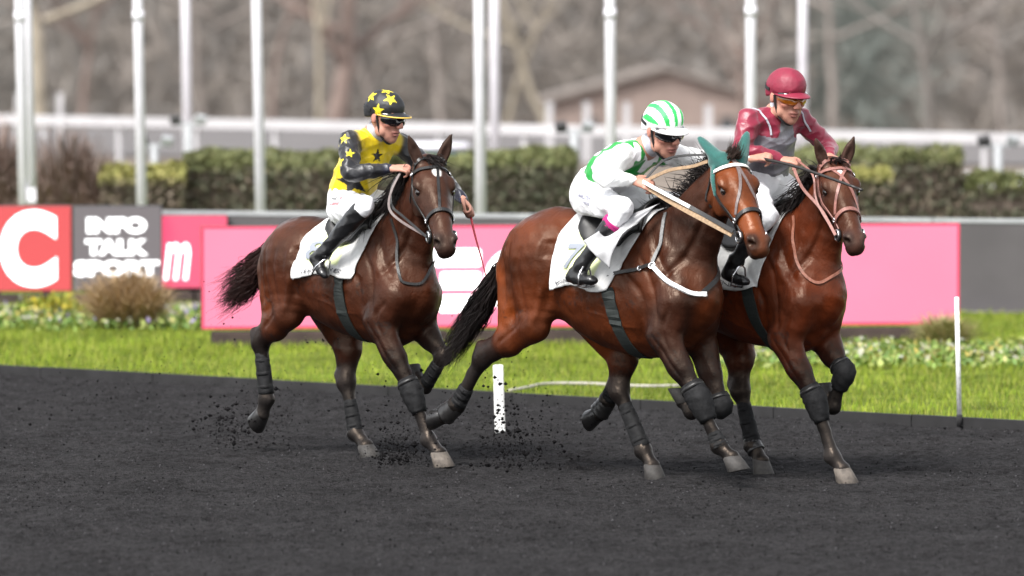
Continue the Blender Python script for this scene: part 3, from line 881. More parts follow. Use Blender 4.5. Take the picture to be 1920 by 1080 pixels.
bare_tree('brown tree right of the striped helmet', 1390, 280, .5, 14, BRW, 16, .08)
bare_tree('grey tree right of the yellow rider', 830, 290, .5, 14, GRYB, 17, -.06)

# the wood behind reads as one mass of trunks, twigs and ivy
r = np.random.default_rng(77); n = 46000
D_ = r.uniform(315, 430, n); X_ = r.uniform(-1, 1, n) * (.135 * D_)
clump = vnoise(X_ * .16 + 40, D_ * .05, 5); gr = vnoise(X_ * .10 + 11, np.zeros(n) + 3.3, 9)
zb_ = np.interp(D_, ys, zs); h_ = r.uniform(0, 1, n) ** .8 * 15
base = np.stack([X_, D_, zb_ + h_], 1)
ang = r.normal(0, 1.1, n); L_ = r.uniform(.8, 2.6, n)
tip = base + np.stack([np.sin(ang) * L_, np.zeros(n), np.cos(ang) * L_], 1)
wv = np.stack([np.cos(ang), np.zeros(n), -np.sin(ang)], 1) * (r.uniform(.03, .16, n) * (1 + 1.2 * clump))[:, None]
V = np.stack([base - wv, base + wv, tip + wv * .4, tip - wv * .4], 1).reshape(-1, 3)
pal = np.array([(.205, .182, .165), (.19, .172, .157), (.22, .196, .175), (.175, .163, .152)]); c = pal[r.integers(0, 4, n)]  # pale, low-contrast tones put the haze of distance into the wood's colour
green = np.array((.125, .150, .138)); f = np.clip((gr - .60) * 6, 0, 1)[:, None] * .8
c = (c * (1 - f) + green * f) * (.84 + .32 * clump[:, None])
tag(soup('distant_wood', V, np.arange(4 * n).reshape(-1, 4), M_BARK, cols=np.repeat(c, 4, 0)), 'far brown winter wood filling the background', 'wood', kind='stuff')
# a wooded bank closes the view behind it
bx, bz = np.linspace(-120, 120, 61), np.linspace(0, 1, 9)
Pb = np.array([(x, 440 + 14 * t_ + 3 * math.sin(x * .2 + t_ * 5), -6.5 + 17 * t_ + 1.2 * math.sin(x * .45) * t_) for t_ in bz for x in bx])
tag(grid_mesh('wooded_bank', Pb, 61, 9, mat('leaf_litter_bank', (.21, .185, .165), rough=1, spec=.1, var=.4, scale=.12)), kind='structure')

# ------------------------------------------------------------------ cinders thrown up by the hooves
def dirt(label, clusters, seed):
    r = np.random.default_rng(seed)
    V, F = [], []
    octa = np.array([(1, 0, 0), (-1, 0, 0), (0, 1, 0), (0, -1, 0), (0, 0, 1), (0, 0, -1)], float)
    of = np.array([(0, 2, 4), (2, 1, 4), (1, 3, 4), (3, 0, 4), (2, 0, 5), (1, 2, 5), (3, 1, 5), (0, 3, 5)])
    for c, sg, n, s0, s1 in [q for cl_ in clusters for q in (cl_, (cl_[0], [v * 1.5 for v in cl_[1]], cl_[2] * 2, .001, cl_[4] * .34))]:
        for _ in range(n):
            p = np.array(c) + r.normal(0, 1, 3) * np.array(sg) * (1.25 if r.uniform() < .5 else .9)
            if p[2] < .01: p[2] = r.uniform(.005, .08)
            s = min(s1 * 1.5, .0042 * math.exp(r.normal(0, .62)) * s1 / .016)
            q = octa * r.uniform(.5, 1.2, (6, 3)) * s * np.array([1, 1, .9]) + p
            F += list(of + len(V)); V += list(q)
    o = mesh_from('flying_cinders', V, F, M_CLOD, None, smooth=False)
    tag(o, label, 'dirt', kind='stuff')
M_CLOD = mat('cinder_clods', (.007, .0065, .007), rough=.95, spec=.08, var=.3, scale=30)
gp_ = lambda px, py, d: np.array([(px - 960) / 10667 * d, d, 2.98 - py / 10667 * d])
# loose clods lying on the raked surface
r = np.random.default_rng(41); nC = 34000
cs, cw = r.uniform(-8, 13, nC), -r.uniform(.05, 13.5, nC)
sz = .0028 + .0062 * r.uniform(0, 1, nC) ** 3
ctr = np.stack([C0[0] + TD[0] * cs + ND[0] * cw, C0[1] + TD[1] * cs + ND[1] * cw, np.zeros(nC) + .0], 1)
ctr[:, 2] = sz * .3 - .004
octa = np.array([(1, 0, 0), (-1, 0, 0), (0, 1, 0), (0, -1, 0), (0, 0, 1), (0, 0, -1)], float)
of = np.array([(0, 2, 4), (2, 1, 4), (1, 3, 4), (3, 0, 4), (2, 0, 5), (1, 2, 5), (3, 1, 5), (0, 3, 5)])
Vc = (ctr[:, None, :] + octa[None] * r.uniform(.5, 1.3, (nC, 6, 3)) * sz[:, None, None]).reshape(-1, 3)
Fc = (of[None] + (np.arange(nC) * 6)[:, None, None]).reshape(-1, 3)
cc = np.repeat(np.array((.030, .029, .031)) * (r.uniform(.12, 1.0, nC) ** 2 * 2.6)[:, None], 6, 0)
tag(soup('loose_cinders', Vc, Fc, mat('cinder_gravel', (1, 1, 1), rough=.95, spec=.15, attr=True), cols=cc), 'loose black cinder clods lying all over the track', 'cinders', kind='stuff')
dirt('cinders thrown up behind the hind hooves of the left horse', [(gp_(425, 800, 37.6), (.08, .15, .09), 260, .003, .018), (gp_(500, 775, 37.7), (.17, .2, .12), 260, .003, .014), (gp_(460, 800, 37.6), (.20, .15, .09), 200, .003, .015)], 1)
dirt('cinders thrown up under the forefeet of the left horse', [(gp_(745, 855, 36.4), (.075, .12, .10), 380, .003, .020), (gp_(760, 810, 36.4), (.14, .2, .17), 220, .003, .013)], 2)
dirt('cinders thrown up behind the hind hooves of the middle horse', [(gp_(955, 845, 36.0), (.15, .2, .10), 480, .003, .018), (gp_(930, 780, 36.2), (.17, .2, .16), 260, .003, .017), (gp_(1020, 820, 36.0), (.25, .2, .12), 260, .003, .013)], 3)
dirt('fine cinders in the air before the grass at the left', [(gp_(330, 690, 38.2), (.5, .6, .20), 260, .003, .011), (gp_(640, 650, 37.6), (.5, .5, .22), 190, .003, .012), (gp_(230, 770, 38.0), (.35, .4, .12), 240, .003, .012)], 4)

# ------------------------------------------------------------------ horses
M_COAT = mat('horse_coat', (1, 1, 1), rough=.5, spec=.30, var=.52, scale=3.6, bump=.22, bscale=75, attr=True)
def _coat_relief(m):
    N, L = m.node_tree.nodes, m.node_tree.links
    p = N['Principled BSDF']
    bp = [n for n in N if n.type == 'BUMP'][0]
    tc = [n for n in N if n.type == 'TEX_COORD'][0]
    nz = N.new('ShaderNodeTexNoise'); nz.inputs['Scale'].default_value = 6.5; nz.inputs['Detail'].default_value = 3; nz.inputs['Distortion'].default_value = .8
    mp = N.new('ShaderNodeMapping'); mp.inputs['Scale'].default_value = (1.5, 1, .7)
    L.new(tc.outputs['Object'], mp.inputs['Vector']); L.new(mp.outputs['Vector'], nz.inputs['Vector'])
    b2 = N.new('ShaderNodeBump'); b2.inputs['Strength'].default_value = .22; b2.inputs['Distance'].default_value = .05
    L.new(nz.outputs['Fac'], b2.inputs['Height']); L.new(b2.outputs['Normal'], bp.inputs['Normal'])
    # damp and sweat change the gloss from patch to patch
    n3 = N.new('ShaderNodeTexNoise'); n3.inputs['Scale'].default_value = 4; n3.inputs['Detail'].default_value = 5
    L.new(tc.outputs['Object'], n3.inputs['Vector'])
    mr = N.new('ShaderNodeMapRange'); mr.inputs['From Min'].default_value = .35; mr.inputs['From Max'].default_value = .65
    mr.inputs['To Min'].default_value = .32; mr.inputs['To Max'].default_value = .58
    L.new(n3.outputs['Fac'], mr.inputs['Value']); L.new(mr.outputs['Result'], p.inputs['Roughness'])
_coat_relief(M_COAT)
M_COAT.node_tree.nodes['Principled BSDF'].inputs['Specular Tint'].default_value = (1.0, .80, .64, 1)
M_HAIRPINKLIT = mat('tail_hair_pink_lit', (.024, .0085, .0068), rough=.5, spec=.3)  # red cast in the colour paints pink screen light coming through the tail
M_HAIR = mat('horse_hair', (.0095, .006, .0055), rough=.5, spec=.25)
M_HOOF = mat('hoof_horn', (.030, .027, .025), rough=.7, var=.4, scale=30, bump=.3, bscale=80)
M_HOOFPALE = mat('hoof_horn_pale', (.115, .097, .082), rough=.8, var=.35, scale=30, bump=.3, bscale=80)
M_EYE = mat('horse_eye', (.008, .004, .003), rough=.06, spec=.7, coat=1)
M_LEATHER = mat('black_leather', (.011, .0105, .0105), rough=.42, spec=.5, var=.3, scale=40, bump=.15, bscale=200)
M_BROWNLEATHER = mat('tan_leather', (.24, .09, .055), rough=.5, var=.3, scale=40)
M_TANREIN = mat('rein_webbing', (.25, .165, .095), rough=.7, var=.3, scale=60)
M_STEEL = mat('polished_steel', (.75, .75, .77), rough=.18, metal=1)
M_BOOT = mat('neoprene_boot', (.0115, .0115, .0122), rough=.7, spec=.15, var=.4, scale=25, bump=.3, bscale=60)
M_HOOFBOOT = mat('rubber_bell_boot', (.014, .013, .013), rough=.35, spec=.6, var=.3, scale=20)
M_TEAL = mat('teal_ear_bonnet', (.004, .080, .068), rough=.8, sheen=.4, var=.15, scale=60, bump=.3, bscale=300)
M_WHITEBAND = mat('white_browband', (.8, .8, .74), rough=.35, var=.2, scale=90)

BLACK = (.0080, .0068, .0068)
DUST = (.0135, .0125, .0128)

def lerp(a, b, t): return np.asarray(a, float) + (np.asarray(b, float) - np.asarray(a, float)) * t

def head_frame(poll, muzzle, roll=0.0):
    """axes of the head: X poll to muzzle, Y to the horse's left, Z out of the forehead"""
    poll, muzzle = np.array(poll, float), np.array(muzzle, float)
    X = muzzle - poll; X /= np.linalg.norm(X)
    Y = np.cross((0, 0, 1), X); Y /= np.linalg.norm(Y)
    Z = np.cross(X, Y)
    if roll:
        c, s_ = math.cos(roll), math.sin(roll)
        Y, Z = Y * c + Z * s_, Z * c - Y * s_
    return poll, np.stack([X, Y, Z], 1)

def horse_body(S, J, c):
    """blend the whole animal; J = joints in the horse's own frame, c = coat colours"""
    body, dark, red = c['body'], c['dark'], c['red']
    fore = c.get('fore', body)
    # trunk: (x, top, bottom, half width)
    st = [(x, 0, (t + b) / 2, w, (t - b) / 2) for x, t, b, w in J['trunk']]
    S.tube(st, .03, body, sub=4)
    # spine ridge and withers
    S.tube([(*p, .05, .045) for p in J['spine']], .12, dark, sub=3)
    # hindquarters
    for s in (-1, 1):
        hip, stf, hock, fet, toe = (np.array(J[n + ('R' if s < 0 else 'L')], float) for n in ('hip', 'stifle', 'hock', 'hfet', 'htoe'))
        butt = np.array(J['butt' + ('R' if s < 0 else 'L')], float)
        up = np.array([0, 0, 1.])
        # croup and hip mass
        S.ell(hip + (.02, -s * .02, .02), (.27, .15, .21), .10, body)
        # biceps femoris / quadriceps: two tubes hip to stifle, and buttock to gaskin
        S.tube([(*hip, .13, .20), (*lerp(hip, stf, .5), .120, .19), (*stf, .078, .098)], .08, body, sub=3)
        S.tube([(*butt, .085, .10), (*lerp(butt, lerp(stf, hock, .35), .5), .095, .12), (*lerp(stf, hock, .5), .062, .085)], .08, red, sub=3)
        S.ell(stf + (.0, s * .015, .01), (.078, .062, .085), .05, body)
        # gaskin
        ax = hock - stf; L = np.linalg.norm(ax); ax /= L
        S.tube([(*lerp(stf, hock, .05), .080, .100), (*lerp(stf, hock, .35), .070, .090), (*lerp(stf, hock, .55), .058, .078)], .05, body, sub=3)
        S.tube([(*lerp(stf, hock, .5), .066, .088), (*lerp(stf, hock, .7), .054, .074), (*hock, .052, .066)], .05, lerp(dark, BLACK, .6), sub=3)
        # hock with its heel bone, achilles tendon
        cann = fet - hock; cn = cann / np.linalg.norm(cann)
        gn = ax
        back = np.cross(np.array([0, 1., 0]), cn); back = back if back @ np.array([-1., 0, .25]) > 0 else -back
        gb = np.cross(np.array([0, 1., 0]), gn); gb = gb if gb @ back > 0 else -gb
        heel = hock + back * .040 + gb * .012 - cn * .048
        S.tube([(*heel, .024, .027), (*(hock + back * .020 + cn * .03), .033, .036)], .035, dark, sub=2)
        S.tube([(*heel, .018, .019), (*(lerp(stf, hock, .62) + gb * .045), .022, .026), (*(lerp(stf, hock, .3) + gb * .03), .04, .05)], .05, dark, sub=2)
        S.ell(hock, (.058, .052, .062), .03, BLACK)
        # cannon, tendons, fetlock, pastern
        S.tube([(*(hock + cn * .03), .050, .060), (*lerp(hock, fet, .35), .037, .045), (*lerp(hock, fet, .75), .036, .044), (*fet, .048, .056)], .03, BLACK, sub=3)
        S.tube([(*(lerp(hock, fet, .15) + back * .028), .016, .016), (*(lerp(hock, fet, .8) + back * .026), .015, .016)], .02, BLACK, sub=1)
        S.ell(fet + back * .012, (.048, .045, .050), .03, BLACK)
        pd = toe - fet; pl = np.linalg.norm(pd)
        S.tube([(*fet, .045, .049), (*(fet + pd * .45), .042, .045), (*(fet + pd * .62), .052, .055)], .02, BLACK, sub=2)
    # forehand
    for s in (-1, 1):
        n = 'R' if s < 0 else 'L'
        el, kn, fet, toe = (np.array(J[q + n], float) for q in ('elbow', 'knee', 'ffet', 'ftoe'))
        sp = np.array(J['shoulder' + n], float)
        wi = np.array(J['scap' + n], float)
        # shoulder blade, shoulder point, upper arm, triceps
        S.tube([(*wi, .05, .085), (*lerp(wi, sp, .5), .075, .13), (*sp, .075, .10)], .09, fore, sub=3)
        S.tube([(*sp, .08, .095), (*lerp(sp, el, .5), .085, .12), (*el, .072, .095)], .07, fore, sub=3)
        S.ell(lerp(wi, el, .62) + (-.07, 0, 0), (.12, .075, .17), .07, fore)
        fa = kn - el; fl = np.linalg.norm(fa); fn = fa / fl
        S.tube([(*(el - fn * .03), .075, .10), (*lerp(el, kn, .25), .066, .088), (*lerp(el, kn, .5), .054, .070)], .05, lerp(fore, dark, .6), sub=3)
        S.tube([(*lerp(el, kn, .45), .056, .072), (*lerp(el, kn, .6), .054, .070), (*lerp(el, kn, .88), .047, .056), (*kn, .050, .058)], .05, lerp(dark, BLACK, .6), sub=3)
        S.ell(lerp(el, kn, .22) + np.array([.035, s * .012, 0]), (.055, .045, .12), .05, fore)
        ca = fet - kn; cl = np.linalg.norm(ca); cn = ca / cl
        side = np.array([0, 1., 0]); back = np.cross(side, cn); back = back if back @ np.array([-1., 0, .4]) > 0 else -back
        S.ell(kn - back * .006, (.055, .051, .062), .025, BLACK)
        S.tube([(*(kn + cn * .02), .047, .053), (*lerp(kn, fet, .3), .035, .041), (*lerp(kn, fet, .75), .034, .041), (*fet, .046, .052)], .025, BLACK, sub=3)
        S.tube([(*(kn + back * .024 + cn * .02), .016, .016), (*(lerp(kn, fet, .85) + back * .024), .014, .015)], .02, BLACK, sub=1)
        S.ell(fet + back * .012, (.046, .043, .047), .025, BLACK)
        pd = toe - fet
        S.tube([(*fet, .043, .046), (*(fet + pd * .45), .041, .043), (*(fet + pd * .62), .051, .054)], .02, BLACK, sub=2)
    # breast: two pectorals and the keel
    for s in (-1, 1):
        p = J['breast']
        S.ell((p[0], p[1] + s * .085, p[2]), (.12, .10, .15), .06, fore)
    S.ell((J['breast'][0] - .16, 0, J['breast'][2] - .17), (.20, .13, .14), .07, fore)
    # neck: stations along the axis (x, y, z, half width, half depth)
    S.tube([tuple(r) for r in J['neck']], .10, fore, sub=4, A=J.get('neckA', (0, 1, 0)))
    # jugular groove muscle bands
    nk = J['neck']
    for s in (-1, 1):
        S.tube([(*(np.array(nk[0][:3]) + (.06, s * .10, -.10)), .06, .07), (*(np.array(nk[len(nk) // 2][:3]) + (.03, s * .05, -.05)), .045, .06), (*(np.array(nk[-1][:3]) + (.02, s * .03, -.06)), .03, .04)], .06, fore, sub=3)
    horse_head(S, J, c)

def muscle_relief(J):
    """grooves and ridges of the muscles, drawn in side view and pressed into the skin of both flanks"""
    A = np.array
    def q(n): return A(J[n], float)[[0, 2]]
    lines = []
    def add(pts, amp, w, side=0): lines.append((catmull(A(pts, float), 5), amp, w, side))
    for n, s in (('R', -1), ('L', 1)):
        hip, stf, hock, butt = q('hip' + n), q('stifle' + n), q('hock' + n), q('butt' + n)
        sc_, sh, el = q('scap' + n), q('shoulder' + n), q('elbow' + n)
        kn = q('knee' + n)
        gs = lerp(stf, hock, .35)
        add([hip + (-.13, .12), butt + (.11, .0), butt + (.12, -.18), lerp(gs, stf, .3) + (-.05, .02)], -.016, .020, s)
        add([hip + (-.20, .06), butt + (.045, -.06), butt + (.05, -.22)], -.010, .016, s)
        add([hip + (.0, .14), hip + (-.03, -.05), lerp(hip, stf, .7) + (-.02, 0), stf + (-.02, .02)], -.013, .024, s)
        add([hip + (.14, .14), hip + (.12, -.02), lerp(hip, stf, .6) + (.10, .0)], .010, .030, s)
        add([hip + (.20, .13), hip + (.21, .0)], -.022, .060, s)
        add([stf + (.12, .26), stf + (.08, .12), stf + (.03, .0)], .012, .020, s)
        add([stf + (.16, .24), stf + (.13, .10)], -.012, .025, s)
        add([lerp(stf, hock, .15) + (-.02, .03), lerp(stf, hock, .6)], -.008, .014, s)
        add([sc_ + (-.10, .0), sc_ + (-.07, -.18), el + (-.13, .26), el + (-.13, .08)], -.015, .026, s)
        add([sc_ + (.02, -.06), lerp(sc_, sh, .55) + (-.03, .0), el + (.0, .18), el + (.02, .06)], -.012, .018, s)
        add([sc_ + (.13, .02), lerp(sc_, sh, .5) + (.09, .02), sh + (.04, .10)], -.015, .026, s)
        add([lerp(sc_, sh, .3) + (.03, .0), lerp(sc_, sh, .8) + (.02, .02)], .009, .022, s)
        add([sh + (.02, -.02), el + (.06, .05), lerp(el, kn, .25) + (.03, 0)], -.010, .016, s)
        add([el + (-.03, .02), lerp(el, kn, .3) + (-.01, 0), lerp(el, kn, .7)], -.009, .012, s)
        add([el + (.05, -.02), lerp(el, kn, .5) + (.025, 0)], .005, .012, s)
        for i in range(7):
            x = -.22 + i * .065
            add([(x + .05, 1.34), (x + .01, 1.18), (x - .01, 1.0)], .0042 if i % 1 == 0 else 0, .014, s)
        # surface veins on belly and shoulder
        add([el + (-.16, .05), el + (-.30, .06), el + (-.44, .12), el + (-.58, .14)], .0032, .009, s)
        add([el + (-.30, .06), el + (-.36, .14), el + (-.46, .18)], .0026, .008, s)
        add([sh + (-.05, .05), sh + (-.09, -.05), el + (-.02, .08)], .0026, .008, s)
    nk = A(J['neck'], float)
    axp = nk[:, [0, 2]]; dep = nk[:, 4]
    tn = np.gradient(axp, axis=0); tn /= np.linalg.norm(tn, axis=1)[:, None]; nm = np.stack([tn[:, 1], -tn[:, 0]], 1)
    for s in (-1, 1):
        add(list(axp[:] + nm * (dep * .52)[:, None])[0:], -.015, .022, s)
        add(list(axp[1:] + nm[1:] * (dep * .05)[1:, None]), -.008, .03, s)
        add(list(axp[1:] - nm[1:] * (dep * .55)[1:, None]), -.008, .025, s)
    def f(V, N):
        out = np.zeros(len(V))
        P = V[:, [0, 2]]
        for pts, amp, w, s in lines:
            lo, hi = pts.min(0) - 3 * w, pts.max(0) + 3 * w
            m = (P > lo).all(1) & (P < hi).all(1) & (N[:, 1] * s > .08) & (V[:, 1] * s > .015)
            if not m.any(): continue
            p = P[m]; best = np.full(len(p), 1e9); par = np.zeros(len(p))
            for i in range(len(pts) - 1):
                a, b = pts[i], pts[i + 1]; ab = b - a
                t_ = np.clip(((p - a) @ ab) / (ab @ ab + 1e-9), 0, 1)
                d_ = np.linalg.norm(p - a - t_[:, None] * ab, axis=1)
                k_ = d_ < best; best[k_] = d_[k_]; par[k_] = (i + t_[k_]) / (len(pts) - 1)
            fade = np.clip(np.sin(np.pi * np.clip(par * .9 + .05, 0, 1)) * 1.5, 0, 1) * np.clip((N[m, 1] * s - .08) * 3, 0, 1)
            out[m] += amp * np.exp(-(best / w) ** 2) * fade
        r = np.random.default_rng(9)
        for i in range(10):
            k_ = r.normal(0, 1, 3); k_ /= np.linalg.norm(k_); lam = r.uniform(.07, .25)
            out += .0006 * np.sin(V @ k_ * 2 * math.pi / lam + r.uniform(0, 6) + 1.5 * np.sin(V @ r.normal(0, 6, 3)))
        return out
    return f

def horse_head(S, J, c):
    o, R = J['headframe']; sc = J.get('headscale', 1.0)
    Y = R[:, 1]
    P = lambda x, y, z: o + R @ (np.array([x, y, z]) * sc)
    hd, dk, mz = c['head'], c['dark'], c['muzzle']
    def T(rows, k, col, **kw): S.tube([(*P(r[0], r[1], r[2]), r[3] * sc, r[4] * sc) for r in rows], k, col, A=Y, **kw)
    def E(p, r, k, col, neg=False, rot=None):
        RR = R if rot is None else R @ rot
        S.ell(P(*p), np.array(r) * sc, k, col, R=RR, neg=neg)
    # skull to nose: dorsal line nearly straight, deep jowl
    T([(-.03, 0, -.045, .078, .075), (.06, 0, -.05, .104, .098), (.15, 0, -.058, .112, .112), (.24, 0, -.058, .097, .098), (.33, 0, -.052, .077, .078),
       (.42, 0, -.048, .064, .064), (.50, 0, -.05, .060, .060), (.56, 0, -.055, .062, .062), (.60, 0, -.06, .055, .056)], .03, hd, sub=3)
    # forehead plate and nasal bone
    T([(.03, 0, .0, .062, .035), (.16, 0, .02, .068, .03), (.30, 0, -.002, .045, .026), (.46, 0, -.012, .032, .022)], .035, hd, sub=3)
    for s in (-1, 1):
        E((.155, s * .070, -.115), (.115, .038, .100), .03, hd)                       # cheek disc
        E((.165, s * .090, .004), (.055, .034, .032), .02, hd)                        # brow
        E((.205, s * .114, -.018), (.032, .018, .022), .012, dk, neg=True)              # eye socket
        T([(.22, s * .074, -.055, .014, .012), (.34, s * .058, -.058, .011, .011)], .02, hd, sub=1)   # facial crest
        T([(.10, s * .05, -.165, .022, .02), (.30, s * .035, -.115, .018, .02), (.47, s * .024, -.105, .016, .018)], .03, hd, sub=2)   # jaw bone
        E((.575, s * .040, -.030), (.046, .030, .038), .016, mz)                      # nostril wing
        E((.600, s * .062, -.028), (.034, .026, .022), .008, (.004, .003, .003), neg=True, rot=np.array(Matrix.Rotation(math.radians(-28), 3, 'Y')))
    # lips and chin
    E((.612, 0, -.062), (.035, .046, .045), .02, mz)
    E((.575, 0, -.122), (.042, .035, .026), .018, mz)
    T([(.45, 0, -.105, .034, .03), (.55, 0, -.122, .034, .022)], .02, mz, sub=1)
    for s in (-1, 1):
        T([(.52, s * .05, -.096, .012, .004), (.60, s * .045, -.098, .012, .004), (.635, s * .02, -.098, .012, .004)], .006, (.006, .004, .004), sub=2, neg=True)
    # ears
    if J.get('ears'):
        for s in (-1, 1):
            d = np.array(J['ears'][0 if s < 0 else 1], float); d /= np.linalg.norm(d)
            b = np.array([.005, s * .058, .015])
            f = np.array(J.get('earfront', (.6, 0, .4))) ; f = f - d * (f @ d); f /= np.linalg.norm(f)
            rows = [(*(b + d * .0), .030, .030), (*(b + d * .055), .036, .030), (*(b + d * .11), .030, .022), (*(b + d * .155), .016, .013), (*(b + d * .185), .004, .004)]
            T(rows, .02, dk, sub=3)
            q = b + f * .026
            T([(*(q + d * .035), .018, .014), (*(q + d * .09), .021, .014), (*(q + d * .145), .008, .006)], .008, (.05, .028, .022), sub=2, neg=True)

def R3(J): return J
HORSES = {}
HORSES[1] = dict(loc=(-1.046, 37.115), th=46, c=dict(body=(0.0420, 0.0109, 0.0044), fore=(0.0319, 0.0088, 0.0042), dark=(0.0130, 0.0055, 0.0042), red=(0.0773, 0.0176, 0.0047), head=(0.0320, 0.0108, 0.0060), muzzle=(0.0250, 0.0162, 0.0143)),
 J=dict(
  trunk=[(-.69, 1.36, 1.10, .09), (-.60, 1.47, 1.02, .19), (-.43, 1.525, 1.02, .250), (-.2, 1.50, .872, .248), (.03, 1.455, .790, .265), (.27, 1.47, .765, .245), (.46, 1.42, .80, .22), (.62, 1.28, .90, .15)],
  spine=[(-.62, 0, 1.455), (-.43, 0, 1.495), (-.15, 0, 1.47), (.05, 0, 1.455), (.28, 0, 1.525), (.42, 0, 1.50)],
  hipR=(-.42, -.15, 1.26), hipL=(-.42, .15, 1.26), buttR=(-.655, -.11, 1.20), buttL=(-.66, .11, 1.20),
  stifleR=(-.40, -.185, .93), hockR=(-.735, -.15, .735), hfetR=(-.682, -.14, .347), htoeR=(-.752, -.14, .19),
  stifleL=(-.22, .19, .86), hockL=(-.19, .12, .483), hfetL=(-.075, .10, .14), htoeL=(.095, .09, .012),
  scapR=(.30, -.07, 1.44), scapL=(.30, .07, 1.44), shoulderR=(.60, -.17, 1.07), shoulderL=(.55, .145, 1.07),
  elbowR=(.46, -.185, .90), kneeR=(.728, -.14, .456), ffetR=(.862, -.12, .165), ftoeR=(.99, -.10, .03),
  elbowL=(.44, .17, .90), kneeL=(.70, .16, .685), ffetL=(.534, .15, .474), ftoeL=(.40, .15, .56),
  breast=(.545, 0, 1.04),
  neck=[(.36, 0, 1.24, .15, .29), (.52, 0, 1.42, .125, .235), (.64, -.015, 1.62, .095, .17), (.72, -.04, 1.77, .08, .13), (.765, -.06, 1.87, .07, .095)],
  headframe=head_frame((.815, -.07, 1.925), (.815 + .473, -.07 - .276, 1.925 - .50)), headscale=1.15,
  ears=[(-.42, -.42, .80), (-.42, .30, .85)]))
HORSES[2] = dict(loc=(.635, 35.58), th=41, c=dict(body=(0.0605, 0.0136, 0.0039), dark=(0.0147, 0.0055, 0.0040), red=(0.1554, 0.0323, 0.0060), fore=(0.0252, 0.0076, 0.0040), head=(0.1040, 0.0248, 0.0062), muzzle=(0.0162, 0.0100, 0.0081)),
 J=dict(
  trunk=[(-.80, 1.40, 1.12, .09), (-.66, 1.55, 1.06, .20), (-.45, 1.645, 1.08, .265), (-.2, 1.595, .915, .262), (.05, 1.545, .795, .275), (.3, 1.56, .758, .25), (.5, 1.50, .80, .23), (.68, 1.36, .93, .16)],
  spine=[(-.70, 0, 1.52), (-.45, 0, 1.61), (-.15, 0, 1.555), (.05, 0, 1.545), (.30, 0, 1.61), (.45, 0, 1.59)],
  hipR=(-.50, -.155, 1.36), hipL=(-.46, .155, 1.34), buttR=(-.745, -.11, 1.27), buttL=(-.70, .11, 1.25),
  stifleR=(-.47, -.195, .935), hockR=(-.955, -.15, .715), hfetR=(-1.186, -.14, .394), htoeR=(-1.37, -.14, .275),
  stifleL=(-.04, .19, .90), hockL=(-.055, .12, .53), hfetL=(.162, .10, .165), htoeL=(.285, .09, .012),
  scapR=(.32, -.07, 1.50), scapL=(.32, .07, 1.50), shoulderR=(.66, -.185, 1.12), shoulderL=(.62, .155, 1.12),
  elbowR=(.56, -.19, .90), kneeR=(.822, -.16, .528), ffetR=(.967, -.14, .247), ftoeR=(1.115, -.13, .135),
  elbowL=(.55, .17, .87), kneeL=(.742, .16, .46), ffetL=(.50, .16, .42), ftoeL=(.41, .16, .51),
  breast=(.615, 0, 1.08),
  neck=[(.42, 0, 1.31, .155, .30), (.60, 0, 1.49, .13, .245), (.745, -.01, 1.69, .10, .18), (.86, -.02, 1.82, .09, .145), (.935, -.03, 1.90, .078, .11)],
  headframe=head_frame((.955, -.035, 1.985), (.955 + .465, -.035 - .23, 1.985 - .50)), headscale=1.12,
  ears=None))
HORSES[2]['J']['ears'] = [tuple(HORSES[2]['J']['headframe'][1].T @ np.array(v)) for v in ((-.72, -.10, .66), (-.12, .42, .62))]
HORSES[3] = dict(loc=(1.450, 35.872), th=43, c=dict(body=(0.0941, 0.0172, 0.0047), dark=(0.0244, 0.0069, 0.0044), red=(0.1260, 0.0244, 0.0057), fore=(0.0739, 0.0147, 0.0047), head=(0.0448, 0.0128, 0.0058), muzzle=(0.0343, 0.0200, 0.0187)),
 J=dict(
  trunk=[(-.78, 1.38, 1.12, .09), (-.64, 1.51, 1.06, .19), (-.45, 1.58, 1.02, .26), (-.2, 1.555, .915, .260), (.05, 1.52, .830, .270), (.3, 1.53, .797, .245), (.5, 1.48, .83, .225), (.66, 1.34, .93, .155)],
  spine=[(-.68, 0, 1.49), (-.45, 0, 1.55), (-.15, 0, 1.525), (.05, 0, 1.515), (.32, 0, 1.59), (.46, 0, 1.57)],
  hipR=(-.50, -.155, 1.33), hipL=(-.46, .155, 1.31), buttR=(-.72, -.11, 1.25), buttL=(-.68, .11, 1.23),
  stifleR=(-.44, -.195, .93), hockR=(-.832, -.15, .712), hfetR=(-1.014, -.14, .404), htoeR=(-1.14, -.14, .27),
  stifleL=(-.17, .19, .89), hockL=(-.115, .12, .515), hfetL=(.012, .10, .165), htoeL=(.125, .09, .012),
  scapR=(.32, -.07, 1.48), scapL=(.32, .07, 1.48), shoulderR=(.64, -.18, 1.10), shoulderL=(.59, .15, 1.10),
  elbowR=(.51, -.185, .86), kneeR=(.727, -.14, .492), ffetR=(.849, -.12, .155), ftoeR=(.955, -.10, .03),
  elbowL=(.51, .17, .87), kneeL=(.71, .16, .655), ffetL=(.627, .15, .435), ftoeL=(.53, .15, .53),
  breast=(.595, 0, 1.08),
  neck=[(.42, 0, 1.29, .15, .29), (.575, 0, 1.47, .13, .235), (.69, -.015, 1.66, .098, .175), (.765, -.04, 1.81, .082, .13), (.805, -.055, 1.905, .07, .095)],
  headframe=head_frame((.805, -.065, 1.95), (.805 + .435, -.065 - .275, 1.95 - .46)), headscale=1.07,
  ears=[(-.40, -.40, .82), (-.45, .28, .85)]))

